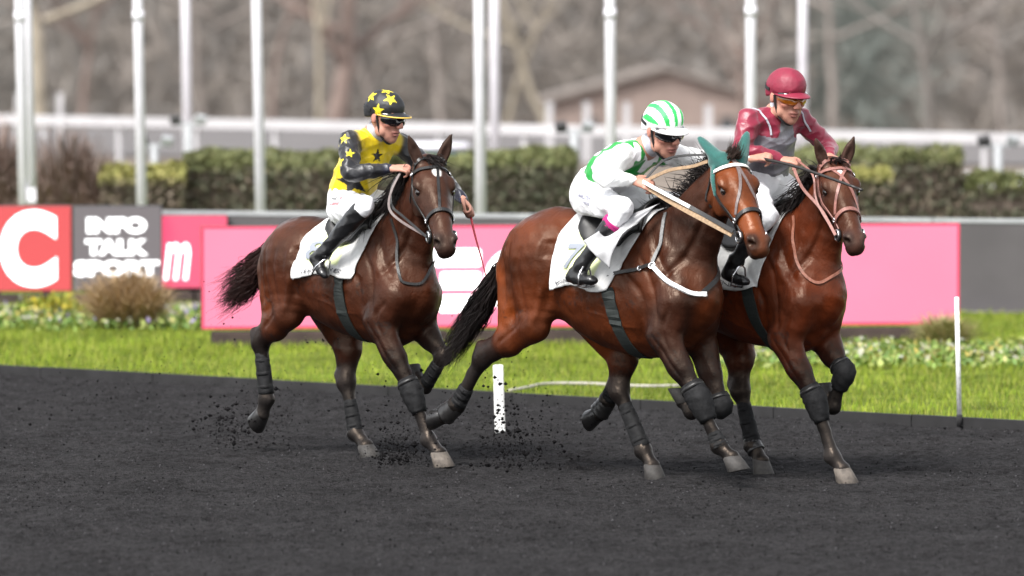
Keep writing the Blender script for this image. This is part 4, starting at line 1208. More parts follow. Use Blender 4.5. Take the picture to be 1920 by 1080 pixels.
# ------------------------------------------------------------------ hooves, boots, hair and tack of a horse
def hoof(name, fet, toe, m, parent, scale=1.0, rim=None):
    fet, toe = np.array(fet, float), np.array(toe, float)
    pd = toe - fet
    a = -pd / np.linalg.norm(pd)
    side = np.array([0, 1., 0]); side = side - a * (a @ side); side /= np.linalg.norm(side)
    b = np.cross(side, a)
    n = a * .77 + b * .64
    t = -a * .64 + b * .77
    Ct = fet + pd * .60
    Cb = Ct - n * .072 * scale + t * .034
    V, F = [], []
    K = 18
    rings = [(Ct + n * .006, .040, .040), (Ct - n * .004, .046, .045), (lerp(Ct, Cb, .35), .050, .049), (lerp(Ct, Cb, .97), .060, .056), (Cb, .058, .054), (Cb + n * .010, .045, .042), (Cb + n * .012, .001, .001)]
    for c, rt, rl in rings:
        for k in range(K):
            an = 2 * math.pi * k / K
            heel = .80 if math.cos(an) < 0 else 1.0
            V.append(c + t * math.cos(an) * rt * heel * scale + side * math.sin(an) * rl * scale)
    for i in range(len(rings) - 1):
        for k in range(K):
            F.append((i * K + k, i * K + (k + 1) % K, (i + 1) * K + (k + 1) % K, (i + 1) * K + k))
    return mesh_from(name, V, F, m, parent)

def sleeve(name, pts, radii, m, parent, n=16, ell=1.15, wob=.002):
    """a padded boot round a leg: slightly oval, uneven"""
    P = [Vector(p) for p in catmull([list(p) + [r] for p, r in zip(pts, radii)], 4)[:, :3]]
    Rr = catmull([list(p) + [r] for p, r in zip(pts, radii)], 4)[:, 3]
    V, F = [], []
    m_ = len(P)
    for i, p in enumerate(P):
        t = (P[min(i + 1, m_ - 1)] - P[max(i - 1, 0)]).normalized()
        y = Vector((0, 1, 0)); y = (y - t * y.dot(t)).normalized(); x = y.cross(t)
        for k in range(n):
            an = 2 * math.pi * k / n
            r = Rr[i] + wob * math.sin(3 * an + i * 1.7) + wob * random.uniform(-.6, .6)
            V.append(p + x * math.cos(an) * r * ell + y * math.sin(an) * r)
    # inner turn at the ends so that the boot has a visible thickness
    for i in range(m_ - 1):
        for k in range(n):
            F.append((i * n + k, i * n + (k + 1) % n, (i + 1) * n + (k + 1) % n, (i + 1) * n + k))
    for end in (0, m_ - 1):
        c = P[end]; base = len(V)
        for k in range(n): V.append(c + (V[end * n + k] - c) * .75)
        for k in range(n):
            q = (end * n + k, end * n + (k + 1) % n, base + (k + 1) % n, base + k)
            F.append(q if end else q[::-1])
    return mesh_from(name, V, F, m, parent)

def ring(name, c, r, tr, axis, m, parent, n=20, k=8):
    axis = Vector(axis).normalized(); u = axis.orthogonal().normalized(); v = axis.cross(u)
    V, F = [], []
    for i in range(n):
        a = 2 * math.pi * i / n; d = u * math.cos(a) + v * math.sin(a)
        for j in range(k):
            b = 2 * math.pi * j / k
            V.append(Vector(c) + d * (r + tr * math.cos(b)) + axis * tr * math.sin(b))
    for i in range(n):
        for j in range(k):
            F.append((i * k + j, ((i + 1) % n) * k + j, ((i + 1) % n) * k + (j + 1) % k, i * k + (j + 1) % k))
    return mesh_from(name, V, F, m, parent)

def around(bvh, x, ang, z0=1.22, tilt=0.0):
    """a point of the trunk's skin at station x, ang degrees from straight up (negative = near side)"""
    a = math.radians(ang)
    d = Vector((0, math.sin(a), math.cos(a)))
    o = Vector((x, 0, z0))
    hit = bvh.ray_cast(o + d * 1.2, -d, 1.2)
    if hit[0] is None: return o + d * .3, d
    return hit[0], hit[1]

def patch(name, fn, nu, nv, thick, m, parent, colfn=None, smooth=True):
    """fn(u, v) -> (point, normal): a cloth sheet with real thickness; returns (object, mapping)"""
    A, B = [], []
    cols = []
    for j in range(nv):
        for i in range(nu):
            p, n = fn(i / (nu - 1), j / (nv - 1))
            A.append(p + n * thick); B.append(p)
            if colfn: cols.append(colfn(i / (nu - 1), j / (nv - 1)))
    V = A + B; F = []; q = nu * nv
    for j in range(nv - 1):
        for i in range(nu - 1):
            a = j * nu + i
            F.append((a, a + 1, a + nu + 1, a + nu)); F.append((q + a, q + a + nu, q + a + nu + 1, q + a + 1))
    def wall(a, b): F.append((a, q + a, q + b, b))
    for i in range(nu - 1): wall(i, i + 1); wall((nv - 1) * nu + i + 1, (nv - 1) * nu + i)
    for j in range(nv - 1): wall((j + 1) * nu, j * nu); wall(j * nu + nu - 1, (j + 1) * nu + nu - 1)
    o = mesh_from(name, V, F, m, parent, smooth, np.array(cols + cols) if colfn else None)
    return o

def build_horse(idx, label):
    d = HORSES[idx]; J, c = d['J'], d['c']
    root = empty('horse', (d['loc'][0], d['loc'][1], 0), -math.radians(d['th']))
    tag(root, label, 'horse', 'trotting race horses with riders')
    S = Sdf(.010)
    horse_body(S, J, c)
    hf_o, hf_R = J['headframe']; sc = J['headscale']
    HP = lambda x, y, z: hf_o + hf_R @ (np.array([x, y, z]) * sc)
    def colfn(V, cols):
        n = rng.normal(0, 1, len(V))
        # dust of the track on the lower legs
        z = V[:, 2]
        f = np.clip((.62 - z) / .35, 0, 1)[:, None] * .55
        lum = cols.mean(1, keepdims=True)
        f = np.where(lum < .03, f, f * .35)
        cols = cols * (1 - f) + np.array(DUST) * f
        # splashes of wet cinder on belly and legs
        sp = vnoise(V[:, 0] * 70, V[:, 2] * 70 + V[:, 1] * 40, 5) * vnoise(V[:, 0] * 9 + 3, V[:, 2] * 9, 6)
        mk = (sp > .50 + .25 * np.clip(z - .6, 0, 1)) & (z < 1.15)
        cols[mk] = cols[mk] * .5 + np.array(DUST) * .45
        loc = (V - hf_o) @ hf_R / sc
        if d.get('star'):
            sx, sy, rr = d['star']
            q = ((loc[:, 0] - sx) / (rr * 1.5)) ** 2 + ((loc[:, 1] - sy) / rr) ** 2
            q = q + .35 * np.sin(loc[:, 0] * 160) * .3
            mk = np.clip(1.6 - q * 1.2, 0, 1) * (loc[:, 2] > -.01)
            cols = cols * (1 - mk[:, None]) + np.array((.75, .72, .68)) * mk[:, None]
        return cols
    body = S.mesh('body', M_COAT, root, default=c['body'], colfn=colfn, disp=muscle_relief(J))
    bvh = S.bvh()
    # hooves
    for n in ('R', 'L'):
        for pre, key in (('h', 'hfet'), ('f', 'ffet')):
            fm = d.get('hoofmat', {}).get(pre + n, M_HOOF)
            hoof('hoof', J[key + n], J[pre + 'toe' + n], fm, root, 1.28)
    # boots
    for kind, a, b, t0, t1, r0, r1, m in d.get('boots', []):
        A, B = np.array(J[a], float), np.array(J[b], float)
        ts = np.linspace(t0, t1, 4)
        bulge = [.90, .97, .97, 1.0]
        rr = [(r0 + (r1 - r0) * i / 3) * bulge[i] * .94 for i in range(4)]
        bo = sleeve(kind, [lerp(A, B, t) for t in ts], rr, m, root)
        if kind == 'cannon_boot':
            for f in (.18, .5, .82):
                tc_ = t0 + (t1 - t0) * f; rq = np.interp(f * 3, range(4), rr) * 1.015
                sleeve('boot_strap', [lerp(A, B, tc_ - .035), lerp(A, B, tc_ + .035)], [rq, rq], M_BOOT, bo, wob=.0005)
    for joint, a, b, r, up, dn in d.get('jointboots', []):
        K_, A, B = np.array(J[joint], float), np.array(J[a], float), np.array(J[b], float)
        ua = (A - K_) / np.linalg.norm(A - K_); ub = (B - K_) / np.linalg.norm(B - K_)
        o = sleeve('knee_boot', [K_ + ua * up, K_ + ua * up * .5, K_, K_ + ub * dn * .5, K_ + ub * dn], [r * .93, r * 1.06, r * 1.12, r * .98, r * .70], M_BOOT, root, ell=1.1, wob=.003)
        sleeve('boot_strap', [K_ + ua * up * .86, K_ + ua * up * .62], [r * 1.02, r * 1.10], M_LEATHER, o, ell=1.1)
    # eyes
    for s in (-1, 1):
        S2 = MB()
        cpt = Vector(HP(.203, s * .088, -.016))
        K = 12
        V, F = [], []
        for i in range(9):
            for k in range(K):
                th_, ph = math.pi * i / 8, 2 * math.pi * k / K
                V.append(cpt + Vector((math.sin(th_) * math.cos(ph), math.sin(th_) * math.sin(ph), math.cos(th_))) * .0255 * sc)
        for i in range(8):
            for k in range(K): F.append((i * K + k, (i + 1) * K + k, (i + 1) * K + (k + 1) % K, i * K + (k + 1) % K))
        mesh_from('eye', V, F, M_EYE, root)
    # mane: hair from the crest, blown back
    strands = []
    nk = np.array(J['neck'])[1:, :3]
    nk = catmull(nk, 12)
    mn = d['mane']
    for rep in range(mn['n']):
        t = random.random() ** mn.get('bias', 1.0)
        i = min(int(t * (len(nk) - 2)), len(nk) - 2)
        p = nk[i]; ax = nk[i + 1] - nk[i]; ax /= np.linalg.norm(ax)
        dr = np.cross(ax, (0, 1, 0)); dr = dr if dr[2] > 0 else -dr
        hit = bvh.ray_cast(Vector(p + dr * .6 + np.array([0, random.uniform(-.02, .02), 0])), Vector(-dr), .6)
        if hit[0] is None: continue
        r0 = np.array(hit[0]) - dr * .01
        L = mn['len'] * random.uniform(.6, 1.15) * (1.0 - mn.get('taper', .3) * t)
        w1 = np.array(mn['d1']) + rng.normal(0, mn.get('jit', .22), 3); w2 = np.array(mn['d2']) + rng.normal(0, mn.get('jit', .22) * 1.3, 3)
        pts = [r0, r0 + dr * .02 + w1 * L * .35, r0 + w1 * L * .55 + w2 * L * .25, r0 + w1 * L * .6 + w2 * L * .6]
        if mn.get('drape', True):
            q2 = []
            for q in pts[1:]:
                co, no, _, ds = bvh.find_nearest(Vector(q))
                if (Vector(q) - co).dot(no) < .012: q = np.array(co + no * random.uniform(.008, .03))
                q2.append(q)
            pts = [pts[0]] + q2
        strands.append((pts, random.uniform(.0025, .005)))
    hair_mesh('mane', strands, M_HAIR, root)
    # forelock
    strands = []
    for rep in range(d.get('forelock_n', 60)):
        b = np.array([random.uniform(-.03, .03), random.uniform(-.04, .04), .04])
        L = d.get('forelock_len', .12) * random.uniform(.6, 1.2)
        dv = np.array(d.get('forelock_dir', (.7, .15, .35))) + rng.normal(0, .2, 3)
        strands.append(([HP(*b), HP(*(b + np.array([.2, 0, .5]) * L * .5 + dv * L * .2)), HP(*(b + dv * L + np.array([0, 0, .2]) * L * .3))], random.uniform(.003, .005)))
    hair_mesh('forelock', strands, d.get('forelock_mat', M_HAIR), root)
    # tail
    if 'tail' in d:
        strands = []
        paths = [np.array(p, float) for p in d['tail']]
        for rep in range(d['tail_n']):
            lock = rep % 9
            w = np.random.default_rng(lock * 31 + idx).dirichlet(np.ones(len(paths)) * .9) * .7 + rng.dirichlet(np.ones(len(paths)) * .7) * .3
            cp = sum(wi * p for wi, p in zip(w, paths))
            Lf = random.uniform(.72, 1.06) if random.random() < .85 else random.uniform(1.0, 1.22)
            m_ = len(cp)
            out = []
            for i in range(m_):
                f = i / (m_ - 1)
                q = cp[0] + (cp[i] - cp[0]) * (1 + (Lf - 1) * f)
                q = q + np.array([0, 0, .022]) * math.sin(f * 5.5 + lock * 2.1) * f + np.array([0, .02, 0]) * math.sin(f * 4 + lock * 1.3) * f
                q = q + rng.normal(0, 1, 3) * np.array([.013, .026, .013]) * (.35 + 1.3 * f)
                out.append(q)
            strands.append((out, random.uniform(.0022, .0050)))
        hair_mesh('tail', strands, d.get('tail_mat', M_HAIR), root)
        # the fleshy dock under the hair
        cp = sum(paths) / len(paths)
        MB().tube([cp[0] + (0.05, 0, 0), cp[0], lerp(cp[0], cp[1], .6)], [.045, .04, .02], 10).build('tail_dock', M_HAIR, root)
    # saddle cloth
    cl = d['cloth']
    xr_top, xr_bot, xf_top, xf_bot, ang = cl['x'][0], cl['x'][1], cl['x'][2], cl['x'][3], cl['ang']
    z0 = 1.22 + cl.get('dz', 0)
    def cloth_pt(u, v, off=.010):
        a = -ang + 2 * ang * v
        f = abs(2 * v - 1)                # 0 on the spine, 1 at the lower edges
        x0 = xr_top + (xr_bot - xr_top) * f ** 1.2; x1 = xf_top + (xf_bot - xf_top) * f ** .8
        x = x0 + (x1 - x0) * u
        aa = a * (1 + .035 * math.sin(u * 7 + idx))
        p, n = around(bvh, x, aa, z0)
        w = .006 * math.sin(u * 16 + v * 9) * f + .02 * max(0, f - .85) / .15 * (.5 + .5 * math.sin(u * 9 + 1))
        return p + n * (off + w), n
    lemon = np.array((.70, .76, .42)); white = np.array((.66, .66, .65))
    def cloth_col(u, v):
        f = abs(2 * v - 1)
        k = 1.0 if (.12 < u < .70 and .30 < f < .84) else 0.0
        if cl.get('plain'): k = 0
        g = 1 - .10 * (random.random())
        return (white * (1 - k) + lemon * k) * g
    sc_o = patch('saddle_cloth', cloth_pt, 44, 61, .006, M_CLOTH, root, cloth_col)
    # printed number and course name on the near side
    def side_fn(u0, f0, ua, fa):
        """text x runs along u, y runs up the flank"""
        def fn(x, y):
            u = u0 + x * ua; f = f0 - y * fa
            v = .5 - f / 2
            p, n = cloth_pt(u, v, .010)
            return p + n * .017
        return fn
    if 'number' in cl:
        lettering('cloth_number', cl['number'], side_fn(cl.get('nu', .34), .60, 2.0, 1.55), M_PRINTGREY, sc_o, height=.20, width=.11, bold=.02)
    lettering('course_name', 'VINCENNES', side_fn(.48, .925, 2.0, 1.55), M_PRINTDARK, sc_o, width=.36, height=.036, bold=.01)
    # saddle with low cantle
    def saddle_pt(u, v, off=.028):
        x = cl['x'][0] + .10 + (cl['x'][2] - cl['x'][0] - .16) * u
        a = (-48 + 96 * v) * (.55 + .45 * math.sin(math.pi * min(1, u * 1.2)))
        p, n = around(bvh, x, a, z0)
        f = abs(2 * v - 1)
        hgt = off + .05 * max(0, 1 - u * 4) * (1 - f * f) + .045 * max(0, (u - .75) * 4) * (1 - f * f)
        return p + n * hgt, n
    sad = patch('saddle', saddle_pt, 22, 19, .018, M_LEATHER, root)
    if 'flap' in d:
        q00, q10, q01, q11 = (np.array(v, float) for v in d['flap'])
        def flap_pt(u, v):
            p = lerp(lerp(q00, q10, u), lerp(q01, q11, u), v)
            bl = math.sin(math.pi * v) * .035 + .012 * math.sin(u * 7 + v * 4) + .006 * math.sin(u * 15 - v * 9)
            return Vector(p) + Vector((.1, -1, .2)).normalized() * bl, Vector((.1, -1, .2)).normalized()
        def flap_col(u, v):
            st_ = .5 + .5 * math.sin(u * 9 + v * 5) * math.sin(v * 7 - u * 3)
            return np.array((.40, .40, .41)) * (1 - .45 * max(0, st_ - .55) * 2)
        patch('cloth_apron', flap_pt, 22, 26, .006, M_CLOTH, root, flap_col)
    # girth
    gx = d['girth']
    gp = []
    for a_ in range(-75, -286, -15):
        f = min(1, abs(a_ + 75) / 105.0) if a_ > -181 else max(0, 1 - (abs(a_) - 180) / 105.0)
        x = gx[0] + (gx[1] - gx[0]) * f
        p, n = around(bvh, x, a_, z0 - .1)
        gp.append(tuple(p))
    strap('girth', bvh, gp, .085, .008, M_GIRTH, root, off=.008, sub=3)
    for nm, pts, w, th_, m in d.get('straps', []):
        strap(nm, bvh, pts, w, th_, m, root, off=.008, sub=6)
    for nm, pts, w, th_, m in d.get('free_straps', []):
        strap(nm, bvh, pts, w, th_, m, root, free=Vector((.3, -.85, .4)), sub=6)
    for cpt, r in d.get('rings', []):
        cc, nn = on_surface(bvh, cpt, .012)
        ring('strap_ring', cc, r, .005, nn, M_STEEL, root)
    # bridle
    lm = d['bridle_mat']
    def hs_(name, pts, w, m, par, off=.005, closed=False, th_=.006):
        return strap(name, bvh, [HP(*p) for p in pts], w, th_, m, par, off=off, closed=closed, sub=5)
    br = hs_('bridle', [(.47, -.075, -.085), (.36, -.09, -.08), (.22, -.125, -.075), (.10, -.125, -.05), (.03, -.10, .0), (-.005, -.05, .04), (-.01, 0, .05), (-.005, .05, .04), (.03, .10, .0), (.10, .125, -.05), (.22, .125, -.075), (.36, .09, -.08), (.47, .075, -.085)], .020, lm, root)
    hs_('browband', [(.055, -.115, -.02), (.07, -.09, .03), (.08, -.045, .055), (.082, 0, .06), (.08, .045, .055), (.07, .09, .03), (.055, .115, -.02)], .024, d.get('browband_mat', lm), br, off=.010)
    hs_('noseband', [(.385, 0, .02), (.39, .05, .01), (.395, .08, -.05), (.40, .05, -.12), (.40, 0, -.14), (.40, -.05, -.12), (.395, -.08, -.05), (.39, -.05, .01)], .026, lm, br, off=.010, closed=True, th_=.010)
    hs_('throat_latch', [(.02, -.11, -.03), (.06, -.11, -.12), (.08, -.05, -.20), (.08, .05, -.20), (.06, .11, -.12), (.02, .11, -.03)], .014, lm, br)
    for pts in d.get('face_straps', []):
        hs_('face_strap', pts, .018, d.get('face_mat', lm), br, off=.006)
    for s in (-1, 1):
        q = HP(.485, s * .078, -.085)
        ring('bit_ring', q, .034, .006, hf_R[:, 1], M_STEEL, br)
        ring('bit_guard', HP(.485, s * .070, -.088), .030, .014, hf_R[:, 1], M_LEATHER, br)
        q2, n2 = on_surface(bvh, HP(.39, s * .085, -.06), .014)
        ring('buckle', q2, .016, .004, n2, M_STEEL, br, n=12, k=6)
        q3, n3 = on_surface(bvh, HP(.06, s * .115, -.015), .016)
        ring('buckle', q3, .014, .004, n3, M_STEEL, br, n=12, k=6)
    for pts, w, m in d.get('reins', []):
        P = [HP(*p[1]) if p[0] == 'h' else np.array(p[1]) for p in pts]
        strap('rein', bvh, P, w, .006, m, br, free=Vector((.3, -.85, .4)), sub=6)
    # ear bonnet
    if d.get('bonnet'):
        SB = Sdf(.008)
        def T(rows, k, **kw): SB.tube([(*HP(*r[:3]), r[3] * sc, r[4] * sc) for r in rows], k, (.5, .5, .5), A=hf_R[:, 1], **kw)
        for s in (-1, 1):
            dd = np.array(J['ears'][0 if s < 0 else 1], float); dd /= np.linalg.norm(dd)
            b = np.array([.005, s * .058, .015])
            T([(*(b - dd * .03), .042, .042), (*(b + dd * .04), .041, .036), (*(b + dd * .10), .034, .027), (*(b + dd * .15), .026, .021), (*(b + dd * .18), .016, .014)], .02, sub=3)
        T([(-.01, -.085, -.02, .03, .028), (-.005, -.045, .030, .03, .020), (-.01, 0, .036, .03, .018), (-.005, .045, .030, .03, .020), (-.01, .085, -.02, .03, .028)], .03, sub=3)
        for s in (-1, 1):
            T([(.03, s * .10, -.02, .012, .026), (.10, s * .118, -.04, .012, .018), (.18, s * .118, -.075, .010, .010)], .02, sub=3)
        SB.mesh('ear_bonnet', M_TEAL, root)
    return root, S, bvh, HP

M_WHITEREIN = mat('white_rubber_rein', (.7, .7, .68), rough=.5, var=.2, scale=70)
M_CLOTH = mat('race_cloth', (1, 1, 1), rough=.75, var=.10, scale=14, bump=.25, bscale=20, attr=True)
M_PRINTGREY = mat('grey_print', (.22, .24, .28), rough=.7)
M_PRINTDARK = mat('dark_print', (.06, .06, .07), rough=.7)
M_GIRTH = mat('elastic_girth', (.012, .016, .0145), rough=.7, var=.3, scale=60)
M_GREYSTRAP = mat('grey_webbing', (.16, .16, .16), rough=.6, var=.3, scale=80)
M_FLEECE = mat('white_fleece', (.75, .75, .74), rough=.95, var=.35, scale=90, bump=1.0, bscale=140)
M_ROSE = mat('rose_leather', (.23, .10, .082), rough=.5, var=.25, scale=50)
M_GREYBROWN = mat('greybrown_leather', (.13, .10, .095), rough=.5, var=.25, scale=50)
M_BROWNHAIR = mat('brown_forelock', (.045, .028, .022), rough=.55, spec=.3)

HORSES[1].update(tail_mat=M_HAIRPINKLIT, star=(.115, .015, .026), bridle_mat=M_LEATHER, hoofmat=dict(hR=M_HOOFBOOT, fR=M_HOOFPALE),
  mane=dict(n=420, len=.34, d1=(-.55, -.25, -.05), d2=(-.35, -.25, -.75), bias=1.2, jit=.20),
  forelock_n=45, forelock_len=.13, forelock_dir=(.75, .38, .12),
  tail=[[(-.64, 0, 1.42), (-.80, 0, 1.34), (-.98, 0, 1.20), (-1.16, .02, 1.07), (-1.30, .03, .97)], [(-.64, 0, 1.41), (-.76, 0, 1.28), (-.90, 0, 1.12), (-1.04, 0, .99), (-1.16, 0, .92)], [(-.64, 0, 1.43), (-.84, 0, 1.38), (-1.02, 0, 1.30), (-1.18, 0, 1.22), (-1.32, 0, 1.18)], [(-.64, 0, 1.40), (-.74, 0, 1.24), (-.85, 0, 1.08), (-.96, 0, .98), (-1.06, 0, .94)]], tail_n=1500,
  cloth=dict(x=(-.20, -.27, .42, .27), ang=97, number='8', nu=.24), girth=(.16, .17),
  boots=[('cannon_boot', 'hockR', 'hfetR', .22, .92, .050, .053, M_BOOT), ('cannon_boot', 'hockL', 'hfetL', .38, .98, .047, .053, M_BOOT), ('cannon_boot', 'kneeL', 'ffetL', .25, .9, .047, .049, M_BOOT)],
  jointboots=[('kneeR', 'elbowR', 'ffetR', .064, .10, .14)],
  face_straps=[[(.03, .03, .05), (.16, .012, .06), (.28, 0, .04), (.385, -.01, .02)]],
  reins=[([('h', (.485, -.085, -.085)), ('l', (.72, -.22, 1.60)), ('l', (.60, -.20, 1.66)), ('l', (.56, -.16, 1.78)), ('l', (.585, -.10, 1.885))], .016, M_LEATHER), ([('h', (.46, -.085, -.10)), ('l', (.74, -.24, 1.56)), ('l', (.62, -.24, 1.64)), ('l', (.60, -.20, 1.76)), ('l', (.60, -.10, 1.90))], .016, M_GREYBROWN)],
  straps=[('martingale', [(.485, -.12, 1.58), (.618, -.24, 1.44), (.74, -.26, 1.257), (.80, -.12, 1.18), (.775, 0.0, 1.25), (.74, .12, 1.3)], .018, .006, M_LEATHER)])
HORSES[2].update(bridle_mat=M_LEATHER, browband_mat=M_WHITEBAND, face_mat=M_GREYBROWN, bonnet=True, hoofmat=dict(hR=M_HOOFBOOT),
  mane=dict(n=300, len=.22, d1=(-.62, .15, .20), d2=(-.65, .30, .10), bias=1.0, jit=.28, drape=True, taper=.1),
  forelock_n=110, forelock_len=.085, forelock_dir=(-.1, .1, .95), forelock_mat=M_BROWNHAIR,
  tail=[[(-.76, 0, 1.40), (-.98, 0, 1.30), (-1.15, 0, 1.12), (-1.30, .0, .95), (-1.45, .0, .81)], [(-.76, 0, 1.39), (-.94, 0, 1.24), (-1.09, 0, 1.05), (-1.21, 0, .88), (-1.33, 0, .72)], [(-.76, 0, 1.39), (-.90, 0, 1.21), (-1.02, 0, 1.02), (-1.12, 0, .86), (-1.22, 0, .70)]], tail_n=1800,
  cloth=dict(x=(-.24, -.29, .44, .18), ang=97, number='7', nu=.28), girth=(.18, .27),
  boots=[('cannon_boot', 'hockR', 'hfetR', .62, .97, .050, .055, M_BOOT), ('cannon_boot', 'hockL', 'hfetL', .25, .98, .048, .054, M_BOOT), ('pastern_boot', 'hfetR', 'htoeR', -.1, .55, .056, .068, M_HOOFBOOT), ('cannon_boot', 'kneeR', 'ffetR', .72, 1.05, .045, .055, M_BOOT)],
  jointboots=[('kneeR', 'elbowR', 'ffetR', .069, .11, .15), ('kneeL', 'elbowL', 'ffetL', .063, .08, .10)],
  face_straps=[[(.03, -.005, .05), (.13, -.005, .06), (.25, -.03, .04), (.37, -.075, -.03)], [(.03, .005, .05), (.13, .008, .06), (.25, .035, .04), (.37, .075, -.03)]],
  straps=[('breast_strap', [(.481, -.10, 1.68), (.521, -.22, 1.56), (.527, -.30, 1.374)], .022, .007, M_GREYSTRAP),
          ('breast_strap', [(.527, -.30, 1.374), (.363, -.34, 1.34), (.155, -.36, 1.29)], .022, .007, M_LEATHER),
          ('fleece_strap', [(.527, -.30, 1.374), (.66, -.28, 1.29), (.77, -.20, 1.19), (.81, -.08, 1.17)], .028, .014, M_FLEECE),
          ('breast_strap', [(.80, -.10, 1.18), (.80, .0, 1.25), (.76, .1, 1.32), (.62, .24, 1.40)], .030, .010, M_LEATHER)],
  flap=[(.49, -.13, 1.725), (.40, -.34, 1.56), (.115, -.44, 1.49), (.335, -.445, 1.33)],
  rings=[((.527, -.30, 1.374), .02), ((.42, -.33, 1.352), .014)],
  reins=[([('l', (.392, -.175, 1.835)), ('l', (.70, -.22, 1.715)), ('h', (.455, -.10, -.10))], .030, M_TANREIN), ([('l', (.392, -.19, 1.86)), ('l', (.56, -.212, 1.80)), ('l', (.70, -.222, 1.75)), ('l', (.80, -.226, 1.712))], .022, M_WHITEREIN), ([('l', (.80, -.226, 1.712)), ('l', (.92, -.23, 1.665)), ('h', (.45, -.10, -.075))], .026, M_LEATHER), ([('l', (.39, -.16, 1.86)), ('l', (.55, -.12, 1.93)), ('l', (.72, -.11, 1.955)), ('l', (.84, -.10, 1.99))], .022, M_TANREIN), ([('l', (.39, -.16, 1.87)), ('l', (.48, -.10, 1.985)), ('l', (.62, -.08, 2.02)), ('l', (.80, -.05, 2.03))], .014, M_LEATHER)])
HORSES[3].update(star=(.10, .0, .016), bridle_mat=M_ROSE, face_mat=M_ROSE, hoofmat=dict(hR=M_HOOFBOOT, fR=M_HOOFPALE),
  mane=dict(n=420, len=.30, d1=(-.60, -.22, .05), d2=(-.40, -.22, -.60), bias=1.3, jit=.20),
  forelock_n=40, forelock_len=.10, forelock_dir=(.5, .1, .5),
  cloth=dict(x=(-.20, -.16, .44, .34), ang=99, plain=True), girth=(.26, .37),
  boots=[('cannon_boot', 'hockL', 'hfetL', .25, .98, .047, .054, M_BOOT), ('pastern_boot', 'hfetL', 'htoeL', -.25, .25, .056, .056, M_HOOFBOOT), ('cannon_boot', 'hockR', 'hfetR', .3, .95, .047, .053, M_BOOT), ('pastern_boot', 'hfetR', 'htoeR', -.1, .55, .055, .067, M_HOOFBOOT)],
  jointboots=[('kneeR', 'elbowR', 'ffetR', .064, .10, .14), ('kneeL', 'elbowL', 'ffetL', .063, .08, .12)],
  face_straps=[[(.06, -.055, .05), (.15, .0, .06), (.25, .04, .03), (.37, .075, -.03)], [(.06, .055, .05), (.15, .0, .06), (.25, -.04, .03), (.37, -.075, -.03)]],
  reins=[([('h', (.485, -.085, -.085)), ('l', (.86, -.26, 1.70)), ('l', (.68, -.22, 1.82)), ('l', (.49, -.10, 1.98))], .018, M_ROSE), ([('h', (.46, -.085, -.09)), ('l', (.83, -.26, 1.74)), ('l', (.77, -.22, 1.90)), ('l', (.52, -.09, 1.99))], .012, M_ROSE)],
  straps=[('martingale', [(.50, -.14, 1.66), (.56, -.22, 1.53), (.633, -.26, 1.403), (.74, -.16, 1.229), (.76, 0.0, 1.28), (.70, .15, 1.36)], .018, .006, M_BROWNLEATHER)])

horses = {}
for _i, _lab in ((1, 'dark bay horse with a white star, farthest left, under the rider in yellow'),
                 (2, 'bay horse with teal ear covers, foremost in the middle'),
                 (3, 'red bay horse with a pink crossed bridle, on the right beyond the teal-eared horse')):
    horses[_i] = build_horse(_i, _lab)

# ------------------------------------------------------------------ riders
SKIN = (.40, .20, .145)
M_SKIN = mat('skin', (1, 1, 1), rough=.5, spec=.35, var=.10, scale=40, attr=True)
M_SILK = mat('racing_silk', (1, 1, 1), rough=.38, spec=.45, var=.06, scale=30, bump=.25, bscale=40, attr=True, sheen=.15)
M_BREECH = mat('white_breeches', (1, 1, 1), rough=.6, var=.05, scale=20, bump=.3, bscale=30, attr=True)
M_RIDEBOOT = mat('riding_boot', (.012, .012, .013), rough=.28, spec=.6, var=.3, scale=20, bump=.35, bscale=28)
M_HELM = mat('helmet_cover', (1, 1, 1), rough=.55, var=.08, scale=30, bump=.25, bscale=45, attr=True)
M_BLACKGLOSS = mat('dark_goggle_lens', (.006, .006, .008), rough=.08, spec=.6, coat=.6)
M_AMBER = mat('amber_goggle_lens', (.30, .085, .006), rough=.1, spec=.6, coat=.6, var=.5, scale=14)
M_BLACKSTRAP = mat('black_strap', (.015, .015, .016), rough=.6)
M_COLLAR = mat('grey_collar', (.42, .42, .47), rough=.7, var=.12, scale=40, bump=.3, bscale=40)
M_WHIPBLACK = mat('whip_black', (.018, .016, .015), rough=.45)
M_WHIPRED = mat('whip_red', (.30, .008, .02), rough=.45)
M_REDPRINT = mat('red_print', (.55, .05, .07), rough=.7)
M_BLACKPRINT = mat('black_print', (.03, .03, .03), rough=.7)
M_BLUEPRINT = mat('blue_print', (.13, .13, .22), rough=.7)
M_SOCK = mat('magenta_sock', (.35, .01, .13), rough=.8)

def axes(D, N):
    D = np.array(D, float); D /= np.linalg.norm(D)
    N = np.array(N, float); N = N - D * (N @ D); N /= np.linalg.norm(N)
    return np.stack([D, np.cross(N, D), N], 1)          # x along, y across, z = N

